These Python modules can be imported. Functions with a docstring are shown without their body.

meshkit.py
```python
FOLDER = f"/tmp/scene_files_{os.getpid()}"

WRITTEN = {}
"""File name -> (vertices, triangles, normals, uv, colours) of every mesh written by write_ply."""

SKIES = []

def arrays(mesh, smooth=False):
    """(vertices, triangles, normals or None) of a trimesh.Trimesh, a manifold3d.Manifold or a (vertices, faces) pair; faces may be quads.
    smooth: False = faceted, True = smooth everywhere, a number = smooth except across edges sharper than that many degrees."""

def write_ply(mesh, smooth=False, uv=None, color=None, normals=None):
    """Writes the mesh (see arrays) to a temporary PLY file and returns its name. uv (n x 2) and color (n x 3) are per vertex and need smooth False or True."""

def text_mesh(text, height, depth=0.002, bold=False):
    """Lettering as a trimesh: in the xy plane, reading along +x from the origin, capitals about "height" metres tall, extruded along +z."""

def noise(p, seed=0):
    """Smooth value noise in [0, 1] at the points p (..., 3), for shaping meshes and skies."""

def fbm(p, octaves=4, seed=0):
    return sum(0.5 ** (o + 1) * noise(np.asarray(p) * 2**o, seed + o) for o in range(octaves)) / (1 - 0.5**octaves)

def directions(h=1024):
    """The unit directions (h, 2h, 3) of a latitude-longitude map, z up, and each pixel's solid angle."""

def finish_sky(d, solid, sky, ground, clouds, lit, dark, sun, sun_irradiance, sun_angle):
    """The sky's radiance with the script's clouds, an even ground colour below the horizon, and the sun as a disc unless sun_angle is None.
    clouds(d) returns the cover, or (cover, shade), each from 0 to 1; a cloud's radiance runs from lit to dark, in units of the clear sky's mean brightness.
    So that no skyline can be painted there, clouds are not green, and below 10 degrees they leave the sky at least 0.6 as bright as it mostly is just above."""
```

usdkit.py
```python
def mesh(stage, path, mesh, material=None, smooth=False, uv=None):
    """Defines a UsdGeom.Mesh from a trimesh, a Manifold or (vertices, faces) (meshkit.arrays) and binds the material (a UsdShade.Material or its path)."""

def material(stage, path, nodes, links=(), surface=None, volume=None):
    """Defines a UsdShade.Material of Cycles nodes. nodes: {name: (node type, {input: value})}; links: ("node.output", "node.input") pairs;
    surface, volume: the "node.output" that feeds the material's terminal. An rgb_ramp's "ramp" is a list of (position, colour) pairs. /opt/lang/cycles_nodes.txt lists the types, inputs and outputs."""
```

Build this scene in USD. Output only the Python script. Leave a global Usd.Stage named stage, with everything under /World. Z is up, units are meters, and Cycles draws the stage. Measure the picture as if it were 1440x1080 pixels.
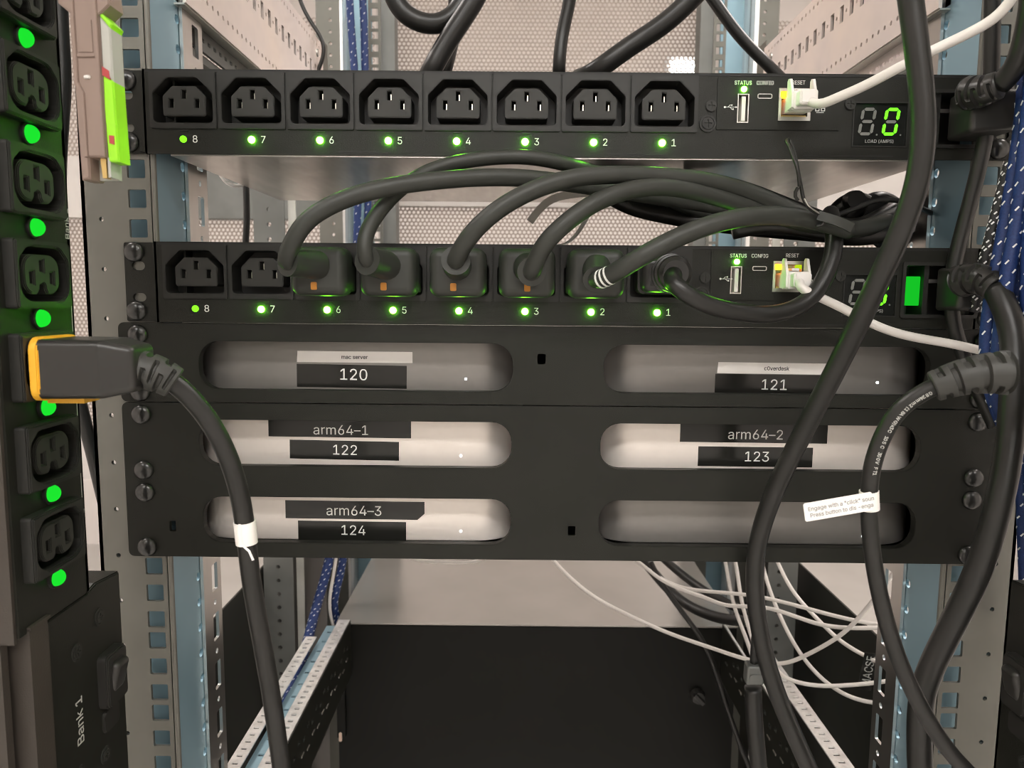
import math, numpy as np, trimesh, usdkit, meshkit, shapely
from shapely.geometry import Polygon, Point, box as sbox
from shapely import affinity, union_all
from scipy.interpolate import CubicSpline
from pxr import Usd, UsdGeom, Gf, Sdf, UsdLux

stage = Usd.Stage.CreateInMemory()
UsdGeom.SetStageUpAxis(stage, UsdGeom.Tokens.z)
UsdGeom.SetStageMetersPerUnit(stage, 1.0)
UsdGeom.Xform.Define(stage, '/World')
UsdGeom.Scope.Define(stage, '/World/Looks')

# ---------------------------------------------------------------- camera, light, exposure
EXPOSURE = 0.0
ADDED_SIDE_LIGHT = 24.0       # unseen panels added left and right to brighten rails, walls and lid
FRONT_LIGHT = 22.0      # camera-aisle ceiling panel, plus unseen ones added farther out for frontal light
REAR_LIGHT = 5.2       # ceiling panels of the aisle behind the cabinet
GREEN = 150.0            # small green outlet lamps
cam = UsdGeom.Camera.Define(stage, '/World/camera')
_R = np.array([[0.999952, 0.004622, 0.008612], [-0.009078, 0.112765, 0.99358], [-0.003621, 0.993611, -0.112801]])
_M = np.eye(4); _M[0, :3] = _R[0]; _M[1, :3] = _R[1]; _M[2, :3] = -_R[2]; _M[3, :3] = [-0.02464, -0.42468, 1.14887]
cam.AddTransformOp().Set(Gf.Matrix4d(_M.tolist()))
cam.CreateHorizontalApertureAttr(36.0); cam.CreateVerticalApertureAttr(27.0)
cam.CreateFocalLengthAttr(27.003)
cam.CreateClippingRangeAttr(Gf.Vec2f(0.02, 100.0))
cam.CreateFStopAttr(18.0); cam.CreateFocusDistanceAttr(0.43); cam.CreateExposureAttr(EXPOSURE)

dome = UsdLux.DomeLight.Define(stage, '/World/room_fill')     # faint even light of the big hall around the cabinet
dome.CreateIntensityAttr(0.02); dome.CreateColorAttr(Gf.Vec3f(1.0, 0.96, 0.92))

# ---------------------------------------------------------------- materials
M = {}
def mat(name, col, rough=0.5, metal=0.0, col2=None, scale=60.0, stretch=(1, 1, 1), bump=0.0, bscale=900.0, spec=0.5, emit=None, es=0.0, coat=0.0, rvar=0.0):
    nodes = {'tc': ('geometry', {}), 'p': ('principled_bsdf', {'base_color': col, 'roughness': rough, 'metallic': metal, 'specular_ior_level': spec, 'coat_weight': coat})}
    links = []
    if emit is not None:
        nodes['p'][1].update(emission_color=emit, emission_strength=es)
    if col2 is not None or rvar:
        nodes['mp'] = ('mapping', {'scale': stretch})
        nodes['n'] = ('noise_texture', {'scale': scale, 'detail': 4.0})
        links += [('tc.position', 'mp.vector'), ('mp.vector', 'n.vector')]
    if col2 is not None:
        nodes['r'] = ('rgb_ramp', {'ramp': [(0.3, col), (0.7, col2)]})
        links += [('n.fac', 'r.fac'), ('r.color', 'p.base_color')]
    if rvar:
        nodes['rr'] = ('map_range', {'from_min': 0.3, 'from_max': 0.7, 'to_min': rough - rvar, 'to_max': rough + rvar, 'clamp': True})
        links += [('n.fac', 'rr.value'), ('rr.result', 'p.roughness')]
    if bump:
        nodes['bn'] = ('noise_texture', {'scale': bscale, 'detail': 2.0})
        nodes['b'] = ('bump', {'strength': bump, 'distance': 0.0003})
        links += [('tc.position', 'bn.vector'), ('bn.fac', 'b.height'), ('b.normal', 'p.normal')]
    M[name] = usdkit.material(stage, '/World/Looks/' + name, nodes, links, surface='p.BSDF')

def emitter(name, col, strength):
    M[name] = usdkit.material(stage, '/World/Looks/' + name, {'e': ('emission', {'color': col, 'strength': strength})}, [], surface='e.emission')

mat('black_paint', (.0100, .0104, .0075), .42, bump=.25, bscale=2500, col2=(.013, .0135, .010), scale=40, spec=.3)  # olive cast of lens haze tinted into the black
mat('black_panel', (.0105, .0110, .0080), .5, bump=.3, bscale=3000, col2=(.0135, .014, .0105), scale=30, spec=.28)  # lens haze tint put into this black as well
mat('black_plastic', (.017, .017, .015), .42, spec=.4)
mat('black_plastic_soft', (.022, .022, .019), .5, spec=.4)
mat('dark_cavity', (.008, .008, .008), .6)
mat('cord_rubber', (.0135, .0135, .012), .36, col2=(.018, .017, .016), scale=80, spec=.42)
mat('cord_matte', (.027, .029, .024), .48, col2=(.033, .035, .030), scale=80, spec=.4)
mat('boot_rubber', (.038, .038, .034), .5, spec=.4)
mat('screw_black', (.016, .016, .015), .24, spec=.7)
mat('zinc_mirror', (.70, .68, .65), .28, 1.0, col2=(.76, .74, .71), scale=60, stretch=(1, 1, .08))
mat('slot_light_paint', (.70, .52, .42), .5)  # peach tone stands for bright floor seen through the slot
mat('plug_gloss', (.024, .023, .021), .33, spec=.45)
mat('zinc', (.50, .50, .46), .42, .75, col2=(.60, .60, .56), scale=35, rvar=.07)
mat('zinc_flange', (.160, .158, .138), .48, .5, col2=(.19, .187, .165), scale=45, rvar=.06)
mat('zinc_blue', (.27, .42, .50), .42, .45, col2=(.31, .47, .55), scale=20, rvar=.05)
mat('zinc_bright', (.86, .84, .82), .32, .65, col2=(.92, .90, .88), scale=60, stretch=(1, 1, .08), rvar=.07)
mat('zinc_rail', (.92, .84, .83), .33, .4, col2=(.95, .83, .74), scale=9, rvar=.06)  # warm orange-pink lamp reflections mottled into the zinc colour
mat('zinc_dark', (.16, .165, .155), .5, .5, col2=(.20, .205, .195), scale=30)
mat('galvanised', (.56, .55, .52), .27, .9, col2=(.66, .64, .60), scale=25, stretch=(1, .15, 1), rvar=.06)
mat('perforated', (.36, .30, .26), .5, .25)
mat('cage_paint', (.60, .56, .53), .5)
mat('aluminium', (.86, .79, .73), .40, .35, col2=(.84, .77, .71), scale=200)
mat('space_grey', (.24, .225, .21), .40, .45, col2=(.25, .235, .22), scale=200)
mat('mini_base', (.03, .03, .03), .5)
mat('paper_white', (.90, .86, .82), .6)
mat('tape_black', (.016, .016, .014), .16)
mat('print_white', (.80, .80, .76), .6)
mat('print_grey', (.45, .45, .42), .6)
mat('print_black', (.02, .02, .02), .6)
mat('ink_grey', (.27, .27, .26), .6)
mat('white_plastic', (.80, .77, .73), .42)
mat('white_cable', (.72, .68, .64), .42)
mat('beige_plastic', (.25, .18, .148), .5)
mat('clear_green_light', (.30, .72, .02), .35, emit=(.30, .80, .0), es=.0)  # green lamp light on clear plastic, painted as base colour
mat('grey_clear', (.42, .42, .38), .35)
mat('red_mark', (.40, .05, .05), .5)
mat('brass', (.75, .55, .22), .3, 1.0)
mat('steel', (.72, .70, .66), .28, 1.0)
mat('steel_contact', (.6, .58, .5), .3, 1.0)
mat('yellow_plastic', (.80, .42, .03), .45)
mat('amber_window', (.48, .19, .015), .4)
mat('blue_braid', (.006, .022, .11), .55, col2=(.010, .038, .16), scale=900)
mat('tracer_white', (.85, .85, .85), .5)
mat('black_braid', (.015, .015, .016), .6)
M['clear_film'] = usdkit.material(stage, '/World/Looks/clear_film', {'d': ('principled_bsdf', {'base_color': (.88, .86, .82), 'roughness': .3}), 't': ('translucent_bsdf', {'color': (.92, .90, .86)}), 'm': ('mix_closure', {'fac': .6})}, [('d.BSDF', 'm.closure1'), ('t.BSDF', 'm.closure2')], surface='m.closure')
mat('white_print_dim', (.5, .5, .47), .6)
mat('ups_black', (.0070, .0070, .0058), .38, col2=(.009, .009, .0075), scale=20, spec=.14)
mat('ups_top', (.36, .34, .315), .24, .5, col2=(.40, .375, .35), scale=14)  # grey carries the mesh reflection on a black lid
mat('housing_brown', (.050, .042, .035), .45, .2, bump=.3, bscale=1500)
mat('wall_paint', (.80, .75, .72), .8, col2=(.83, .78, .75), scale=3)
mat('floor_tile', (.55, .53, .50), .45, col2=(.60, .58, .55), scale=6)
mat('ceiling_tile', (.80, .79, .77), .9)
mat('lamp_frame', (.75, .75, .75), .5)
mat('display_black', (.012, .013, .012), .12)
mat('segment_off', (.20, .205, .19), .4)
emitter('segment_on', (.16, 1.0, .02), 1.9)
emitter('led_green', (.17, 1.0, .015), GREEN)
emitter('led_green_dim', (.22, 1.0, .02), 1.6)
emitter('led_big', (.012, .80, .03), 1.0)
emitter('led_amber', (1.0, .27, .01), 7.0)
emitter('led_lime', (.55, .80, .01), .9)
emitter('led_white', (.92, .96, 1.0), 6.0)
emitter('rocker_green', (.008, .55, .02), 1.0)
emitter('rocker_dim', (.01, .30, .01), .5)
emitter('lamp_front', (1.0, .97, .93), FRONT_LIGHT)
emitter('added_side_lamp', (1.0, .92, .87), ADDED_SIDE_LIGHT)
emitter('lamp_glint', (1.0, .95, .90), 14.0)
emitter('lamp_rear', (1.0, .90, .84), REAR_LIGHT)

# ---------------------------------------------------------------- mesh helpers (all metres)
mm = .001
Z0 = 1.0                                     # height of the bottom edge of the lowest front panel
def arr(m):
    v, f, _ = meshkit.arrays(m)
    return np.asarray(v, float), np.asarray(f, int)
def cat(*ms):
    vs, fs, n = [], [], 0
    for m in ms:
        v, f = arr(m)
        vs.append(v); fs.append(f + n); n += len(v)
    return np.vstack(vs), np.vstack(fs)
def xf(m, A):
    v, f = arr(m)
    v = v @ A[:3, :3].T + A[:3, 3]
    return (v, f[:, ::-1]) if np.linalg.det(A[:3, :3]) < 0 else (v, f)
def frame(u, v, n, o):
    A = np.eye(4); A[:3, 0], A[:3, 1], A[:3, 2], A[:3, 3] = u, v, n, o
    return A
def front(x, y, z):                         # u right, v up, n towards the camera aisle; arguments in mm
    return frame((1, 0, 0), (0, 0, 1), (0, -1, 0), (x*mm, y*mm, Z0 + z*mm))
def bx(x0, x1, y0, y1, z0, z1):             # box in mm in rack coordinates
    m = trimesh.creation.box(((x1-x0)*mm, (y1-y0)*mm, (z1-z0)*mm))
    m.apply_translation(((x0+x1)/2*mm, (y0+y1)/2*mm, Z0 + (z0+z1)/2*mm)); return m
def rect(x0, x1, y0, y1, r=0.0, q=4):
    if r <= 0: return sbox(x0, y0, x1, y1)
    return sbox(x0+r, y0+r, x1-r, y1-r).buffer(r, quad_segs=q)
def ext(poly, a, b):                        # shapely polygon (mm) -> prism between n=a and n=b (mm), result in metres local
    out = []
    for g in getattr(poly, 'geoms', [poly]):
        if g.is_empty: continue
        m = trimesh.creation.extrude_polygon(g, b-a, engine='earcut'); m.apply_translation((0, 0, a)); m.apply_scale(mm); out.append(m)
    return cat(*out)
def bevelled(poly, a, b, c):                # prism with a small chamfer at its b end
    return cat(ext(poly, a, b-c), ext(poly.buffer(-c*.5, join_style=2), b-c, b-c*.4), ext(poly.buffer(-c, join_style=2), b-c*.4, b))
def lathe(profile, seg=24):                 # (radius, height) mm about local n
    m = trimesh.creation.revolve(np.array(profile, float)*mm, sections=seg)
    m.fix_normals(); return arr(m)
def rbox(w, h, d, r, q=3):                  # rounded box, centred, mm -> metres
    import manifold3d as mf
    s = mf.Manifold.sphere(r, q*4)
    pts = [s.translate((sx*(w/2-r), sy*(h/2-r), sz*(d/2-r))) for sx in (-1, 1) for sy in (-1, 1) for sz in (-1, 1)]
    v, f = arr(mf.Manifold.batch_hull(pts)); return v*mm, f
def hullof(spheres, seg=16):                # [(x,y,z,r)] mm local
    import manifold3d as mf
    v, f = arr(mf.Manifold.batch_hull([mf.Manifold.sphere(r, seg).translate((x, y, z)) for x, y, z, r in spheres])); return v*mm, f
def spline(pts, step=.0025):
    p = np.asarray(pts, float)
    if len(p) == 2:
        n = max(2, int(np.linalg.norm(p[1]-p[0])/step)); return p[0] + (p[1]-p[0])*np.linspace(0, 1, n)[:, None]
    t = np.concatenate([[0], np.cumsum(np.sqrt(np.linalg.norm(np.diff(p, axis=0), axis=1)))])
    cs = CubicSpline(t, p, bc_type='natural')
    L = np.linalg.norm(np.diff(cs(np.linspace(0, t[-1], 400)), axis=0), axis=1)
    s = np.concatenate([[0], np.cumsum(L)]); n = max(4, int(s[-1]/step))
    return cs(np.interp(np.linspace(0, s[-1], n), s, np.linspace(0, t[-1], 400)))
def frames(c, ref=(0, -1, 0)):
    t = np.gradient(c, axis=0); t /= np.linalg.norm(t, axis=1)[:, None]
    a = np.asarray(ref, float); out = []
    for k in range(len(c)):
        a = a - t[k]*(a @ t[k])
        if np.linalg.norm(a) < 1e-6: a = np.cross(t[k], (.3, .5, .8))
        a = a/np.linalg.norm(a); out.append(a)
    a = np.array(out); return t, a, np.cross(t, a)
def skin(c, radius, seg=14, rfun=None, ref=(0, -1, 0), caps=True, squash=None):
    """A tube along the curve c; radius in mm, a number or an array; rfun(s in 0..1, theta) gives mm."""
    t, a, b = frames(c, ref); n = len(c); th = np.linspace(0, 2*np.pi, seg, endpoint=False)
    if rfun is not None: r = np.array([[rfun(k/(n-1), x) for x in th] for k in range(n)])
    else: r = np.broadcast_to(np.asarray(radius, float).reshape(-1, 1), (n, 1))*np.ones((1, seg))
    sa, sb = squash or (1, 1)
    v = c[:, None] + mm*r[..., None]*(sa*np.cos(th)[None, :, None]*a[:, None] + sb*np.sin(th)[None, :, None]*b[:, None])
    v = v.reshape(-1, 3); i = np.arange(n-1)[:, None]*seg; j = np.arange(seg)[None]; j2 = (j+1) % seg
    A, B, C, D = (i+j).ravel(), (i+j2).ravel(), (i+seg+j2).ravel(), (i+seg+j).ravel()
    f = np.vstack([np.stack([A, B, C], 1), np.stack([A, C, D], 1)])
    if caps:
        v = np.vstack([v, c[:1], c[-1:]]); e = (n-1)*seg
        f = np.vstack([f, [[n*seg, (k+1) % seg, k] for k in range(seg)], [[n*seg+1, e+k, e+(k+1) % seg] for k in range(seg)]])
    return v, f
def tube(pts, r, seg=14, step=.0025, **k):
    return skin(spline(pts, step), r, seg, **k)
def ribbon(pts, w, th, step=.003, ref=(0, 0, 1)):
    c = spline(pts, step); t, a, b = frames(c, ref); n = len(c)
    w = np.broadcast_to(np.asarray(w, float).reshape(-1, 1), (n, 1))*mm/2; h = th*mm/2
    v = np.stack([c+a*w+b*h, c-a*w+b*h, c-a*w-b*h, c+a*w-b*h], 1).reshape(-1, 3); f = []
    for k in range(n-1):
        for j in range(4):
            A, B = 4*k+j, 4*k+(j+1) % 4; f += [[A, B, B+4], [A, B+4, A+4]]
    e = 4*(n-1); f += [[0, 2, 1], [0, 3, 2], [e, e+1, e+2], [e, e+2, e+3]]
    return v, np.array(f)
def text(s, h, u=0., v=0., n=0., depth=.12, align=.5, bold=False, rot=0., wide=1.0):
    """Lettering, capitals h mm tall, centred at (u, v) on the local plane n (mm)."""
    m = meshkit.text_mesh(s, h*mm, depth*mm, bold)
    m.apply_translation((-(m.bounds[0][0] + (m.bounds[1][0]-m.bounds[0][0])*align), -h*mm/2, 0)); m.apply_scale((wide, 1, 1))
    if rot: m.apply_transform(trimesh.transformations.rotation_matrix(math.radians(rot), (0, 0, 1)))
    m.apply_translation((u*mm, v*mm, n*mm)); return arr(m)
def screw_head(r=5.4, h=3.6):
    prof = [(0, 0)] + [(r, 0), (r, .7)] + [(r*math.cos(a), .7 + (h-.7)*math.sin(a)) for a in np.linspace(.12, math.pi/2-.05, 7)] + [(0, h)]
    return lathe(prof, 22)
def cross_screw(r=3.0, h=1.2):
    c = Point(0, 0).buffer(r, 8)
    x = union_all([sbox(-r*.6, -.35, r*.6, .35), sbox(-.35, -r*.6, .35, r*.6)])
    return cat(ext(c, 0, h*.5), ext(c.buffer(-.25).difference(x), h*.5, h))

# ---------------------------------------------------------------- prims
used = {}
def numbered(path):
    k = used.get(path, 0); used[path] = k+1
    return path if k == 0 else '%s_%03d' % (path, k)
def meta(prim, label=None, category=None, group=None, kind=None):
    for k, v in (('label', label), ('category', category), ('group', group), ('kind', kind)):
        if v: prim.SetCustomDataByKey(k, v)
class Thing:
    def __init__(s, name, label, category, group=None, kind=None):
        s.path = numbered('/World/' + name); s.m = (label, category, group, kind); s.parts = []
    def part(s, name, mesh, material, parent=None, smooth=35, label=None, kind=None):
        p = numbered((parent or s.path) + '/' + name); s.parts.append((p, arr(mesh), material, smooth, label, kind)); return p
    def done(s):
        allv = np.vstack([p[1][0] for p in s.parts]); lo, hi = allv.min(0), allv.max(0)
        base = np.array([(lo[0]+hi[0])/2, (lo[1]+hi[1])/2, lo[2]])
        x = UsdGeom.Xform.Define(stage, s.path); x.AddTranslateOp().Set(Gf.Vec3d(*map(float, base))); meta(x.GetPrim(), *s.m)
        for p, (v, f), material, smooth, label, kind in s.parts:
            q = usdkit.mesh(stage, p, (v-base, f), M[material], smooth); meta(q.GetPrim(), label, None, None, kind)
def solo(name, label, category, mesh, material, group=None, kind=None, smooth=35):
    q = usdkit.mesh(stage, numbered('/World/' + name), arr(mesh), M[material], smooth); meta(q.GetPrim(), label, category, group, kind)
def struct(name, mesh, material, smooth=False):
    solo(name, None, None, mesh, material, None, 'structure', smooth)
def cord(name, label, category, pts, r, material='cord_rubber', group=None, seg=14, step=.003):
    solo(name, label, category, tube(pts, r, seg, step), material, group, None, True)

# ---------------------------------------------------------------- the room
FL = -1000.0
struct('floor', bx(-2600, 2600, -9000, 3000, FL-60, FL), 'floor_tile')
struct('ceiling', bx(-2600, 2600, -9000, 3000, 1700, 1760), 'ceiling_tile')
struct('wall_back', bx(-2600, 2600, 3000, 3060, FL, 1700), 'wall_paint')
struct('wall_front', bx(-2600, 2600, -9060, -9000, FL, 1700), 'wall_paint')
struct('wall_left', bx(-2660, -2600, -9060, 3060, FL, 1700), 'wall_paint')
struct('wall_right', bx(2600, 2660, -9060, 3060, FL, 1700), 'wall_paint')
def ceiling_lamp(x, y, w, d, mt, label):
    t = Thing('ceiling_light', label, 'ceiling light')
    t.part('frame', cat(bx(x-w/2-20, x+w/2+20, y-d/2-20, y-d/2, 1680, 1700), bx(x-w/2-20, x+w/2+20, y+d/2, y+d/2+20, 1680, 1700),
                        bx(x-w/2-20, x-w/2, y-d/2, y+d/2, 1680, 1700), bx(x+w/2, x+w/2+20, y-d/2, y+d/2, 1680, 1700)), 'lamp_frame', smooth=False)
    t.part('diffuser', bx(x-w/2, x+w/2, y-d/2, y+d/2, 1685, 1699), mt, smooth=False); t.done()
for y_, lab_ in ((-1900, 'long flat ceiling light nearest the front of the rack'), (-4300, 'added unseen ceiling light in mid hall for frontal light on the rack'), (-6900, 'added unseen ceiling light far down the hall for low frontal light')):
    ceiling_lamp(0, y_, 2400, 420, 'lamp_front', lab_)  # the farther panels are added for low frontal light
ceiling_lamp(560, 1750, 1200, 300, 'lamp_rear', 'flat ceiling light over the rear aisle on the right')
t = Thing('glint_lamp', 'small added lamp on the far wall, making the ceiling light glint through the mesh', 'added lamp')
A = front(676, 2999, 1124)  # added at the wall in place of a ceiling light farther off
t.part('housing', xf(bevelled(rect(-75, 75, -50, 50, 20), 0, 30, 6), A), 'lamp_frame', smooth=False)
t.part('diffuser', xf(bevelled(rect(-52, 52, -30, 30, 14), 30, 42, 5), A), 'lamp_glint', smooth=False)
t.done()
ceiling_lamp(-1350, 500, 300, 1500, 'added_side_lamp', 'added unseen ceiling light brightening the left side of the rack')  # side panels are added to lift the rails and side walls
ceiling_lamp(1350, 500, 300, 1500, 'added_side_lamp', 'added unseen ceiling light brightening the right side of the rack')

# ---------------------------------------------------------------- perforated rear cage
def perforated(x0, x1, z0, z1, y, pitch=6.6, hole=.69):
    """A sheet in the XZ plane with hexagonally packed holes, built as rings (mm)."""
    a = pitch/math.sqrt(3); cols = int((x1-x0)/pitch); rows = int((z1-z0)/(1.5*a))
    k = np.arange(6)*np.pi/3 + np.pi/6
    out, inn = np.stack([a*np.cos(k), a*np.sin(k)], 1), np.stack([a*hole*np.cos(k), a*hole*np.sin(k)], 1)
    cell = np.vstack([out, inn]); fc = []
    for j in range(6):
        j2 = (j+1) % 6; fc += [[j, j2, 6+j2], [j, 6+j2, 6+j]]
    cell3 = np.vstack([np.c_[cell[:, 0], np.zeros(12), cell[:, 1]], np.c_[inn[:, 0], np.full(6, 1.2), inn[:, 1]]])
    for j in range(6):
        j2 = (j+1) % 6; fc += [[6+j, 6+j2, 12+j2], [6+j, 12+j2, 12+j]]
    fc = np.array(fc); c = []
    for r in range(rows):
        for q in range(cols): c.append((x0 + pitch*(q+.5 + .5*(r % 2)), y, z0 + a + 1.5*a*r))
    c = np.array(c); v = (c[:, None] + cell3[None]).reshape(-1, 3); f = (np.arange(len(c))[:, None, None]*18 + fc[None]).reshape(-1, 3)
    return v*mm + [0, 0, Z0], f
d = Thing('cage_door', 'pale perforated metal door closing the back of the rack', 'door')
d.part('frame', cat(bx(-232, -207, 748, 775, -900, 1100), bx(244, 270, 748, 775, -900, 1100), bx(-207, 244, 748, 775, 283, 345), bx(-207, 244, 748, 775, 1060, 1100), bx(-207, 244, 748, 775, -900, -850)), 'cage_paint', smooth=False)
d.part('perforated_sheet', perforated(-207, 244, 340, 760, 765), 'perforated', kind='stuff', smooth=False)
d.part('perforated_sheet', perforated(-207, 244, 60, 283, 765), 'perforated', kind='stuff', smooth=False)
d.done()
for s, xa, xb, lab in ((-1, -1000, -236, 'perforated cage wall left of the rear door'), (1, 274, 900, 'perforated cage wall right of the rear door')):
    w = Thing('cage_wall', lab, 'mesh wall')
    w.part('perforated_sheet', perforated(xa, xb, -60, 262, 765), 'perforated', kind='stuff', smooth=False)
    w.part('cross_bar', bx(xa if s > 0 else -560, xb, 748, 775, 262, 352), 'zinc_dark' if s < 0 else 'cage_paint', smooth=False)
    w.part('frame', cat(*([bx(xa, -560, 748, 775, 262, 352)] if s < 0 else []), bx(xa, xb, 748, 775, -140, -58), bx(xa-30 if s < 0 else xb, xa if s < 0 else xb+30, 748, 775, -900, 1100)), 'cage_paint', smooth=False)
    w.part('perforated_sheet', perforated(xa, xb, 350, 560, 765), 'perforated', kind='stuff', smooth=False)
    w.done()

# ---------------------------------------------------------------- rack posts
def plane_x(x):   # local u = +Y (depth), v = up, n = +X
    return frame((0, 1, 0), (0, 0, 1), (1, 0, 0), (x*mm, 0, Z0))
U = 44.45
def holes_z(lo, hi):
    out = []
    for k in range(int(math.floor(lo/U)), int(math.ceil(hi/U))):
        out += [z for z in (k*U+6.35, k*U+22.225, k*U+38.1) if lo+8 < z < hi-8]
    return out
def minus(poly, hs): return poly.difference(union_all(hs))
for s, side in ((-1, 'left'), (1, 'right')):
    t = Thing('rack_post', 'galvanised square-hole front rack post at the %s edge, with blue-grey inner side' % side, 'rack post')
    lo, hi = -420., 560.
    fl = minus(rect(-19.5, 19.5, lo, hi), [rect(-s*11-4.9-0, -s*11+4.9, z-4.9, z+4.9, .8, 2) for z in holes_z(lo, hi)] + [Point(s*9, z-5).buffer(1.3, 4) for z in np.arange(lo+20, hi, 27)])
    t.part('mounting_flange', xf(ext(fl, -2, 0), front(s*241.5, 0, 0)), 'zinc_flange', smooth=False)
    t.part('flange_lip', bx(*sorted((s*261, s*259)), 0, 16, lo, hi), 'zinc_flange', smooth=False)
    sw = minus(rect(0, 48, lo, hi), [Point(37, z).buffer(2.7, 6) for z in np.arange(lo+12, hi, 16.6)])
    t.part('side_wall', xf(ext(sw, -1, 1), plane_x(s*222)), 'zinc_blue', smooth=False)
    t.part('back_web', bx(*sorted((s*260, s*224)), 30, 32, lo, hi), 'zinc_blue', smooth=False)
    t.part('corner_fold', xf(tube([(s*.2215, .0012, Z0-.42), (s*.2215, .0012, Z0+.56)], 1.6, 10), np.eye(4)), 'zinc_flange', smooth=True)
    ip = minus(rect(39, 67, lo, hi), [rect(52, 61, z-9, z+9, 1, 2) for z in np.arange(lo+20, hi, 33.3)] + [Point(56, z).buffer(1.9, 6) for z in np.arange(lo+36.6, hi, 33.3)])
    t.part('slotted_strip', xf(ext(ip, -1, 1), plane_x(s*219.6)), 'zinc_mirror', smooth=False)
    t.done()
    r = Thing('rack_post', 'galvanised rear rack post at the %s, behind the shelf rails' % side, 'rack post')
    x0 = -209.6 if s < 0 else 235.4
    lo, hi = -700., 900.
    rf = minus(rect(-8, 8, lo, hi), [rect(-4.6, 4.6, z-4.6, z+4.6) for z in holes_z(0, hi)])
    r.part('mounting_flange', xf(ext(rf, 0, 2), front(x0, 611, 0)), 'zinc_flange', smooth=False)
    r.part('inner_plate', bx(*((-201.6, -184) if s < 0 else (210.6, 227.4)), 612, 640, lo, hi), 'zinc_dark', smooth=False)
    r.part('side_wall', bx(*((-247, -219) if s < 0 else (244, 274)), 640, 645, lo, hi), 'zinc_blue', smooth=False)
    op = minus(rect(-18.4, 18.4, lo, hi), [Point(0, z).buffer(2.1, 6) for z in np.arange(0, hi, 14.3)])
    r.part('outer_plate', xf(ext(op, 0, 2), front(-266.6 if s < 0 else 292, 611, 0)), 'zinc_flange', smooth=False)
    r.part('edge_strip', bx(*((-250, -247) if s < 0 else (274, 279)), 590, 640, lo, hi), 'zinc_bright', smooth=False)
    r.done()
    q = Thing('support_post', 'dark grey upright strip with a row of pin holes, inside the rack on the %s' % side, 'support post')
    hs = [Point(0 if s < 0 else -4, z).buffer(2.2, 6) for z in np.arange(-600, 300, 15.2)]
    xc = -279 if s < 0 else 267
    q.part('perforated_strip', xf(ext(minus(rect(-16, 16, -600, 318), hs), 0, 2), front(xc, 380, 0)), 'zinc_dark', smooth=False)
    q.part('side_fold', bx(*sorted((xc+s*16, xc+s*14)), 382, 420, -600, 318), 'zinc_dark', smooth=False)
    q.part('bright_edge', bx(*sorted((xc-s*18, xc-s*26)), 384, 386, -600, 318), 'zinc', smooth=False)
    q.done()
    solo('side_panel', 'black lower side panel closing the rack on the %s' % side, 'side panel', bx(*sorted((s*300, s*302)), 70, 900, -900, -149), 'black_paint', smooth=False)

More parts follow.
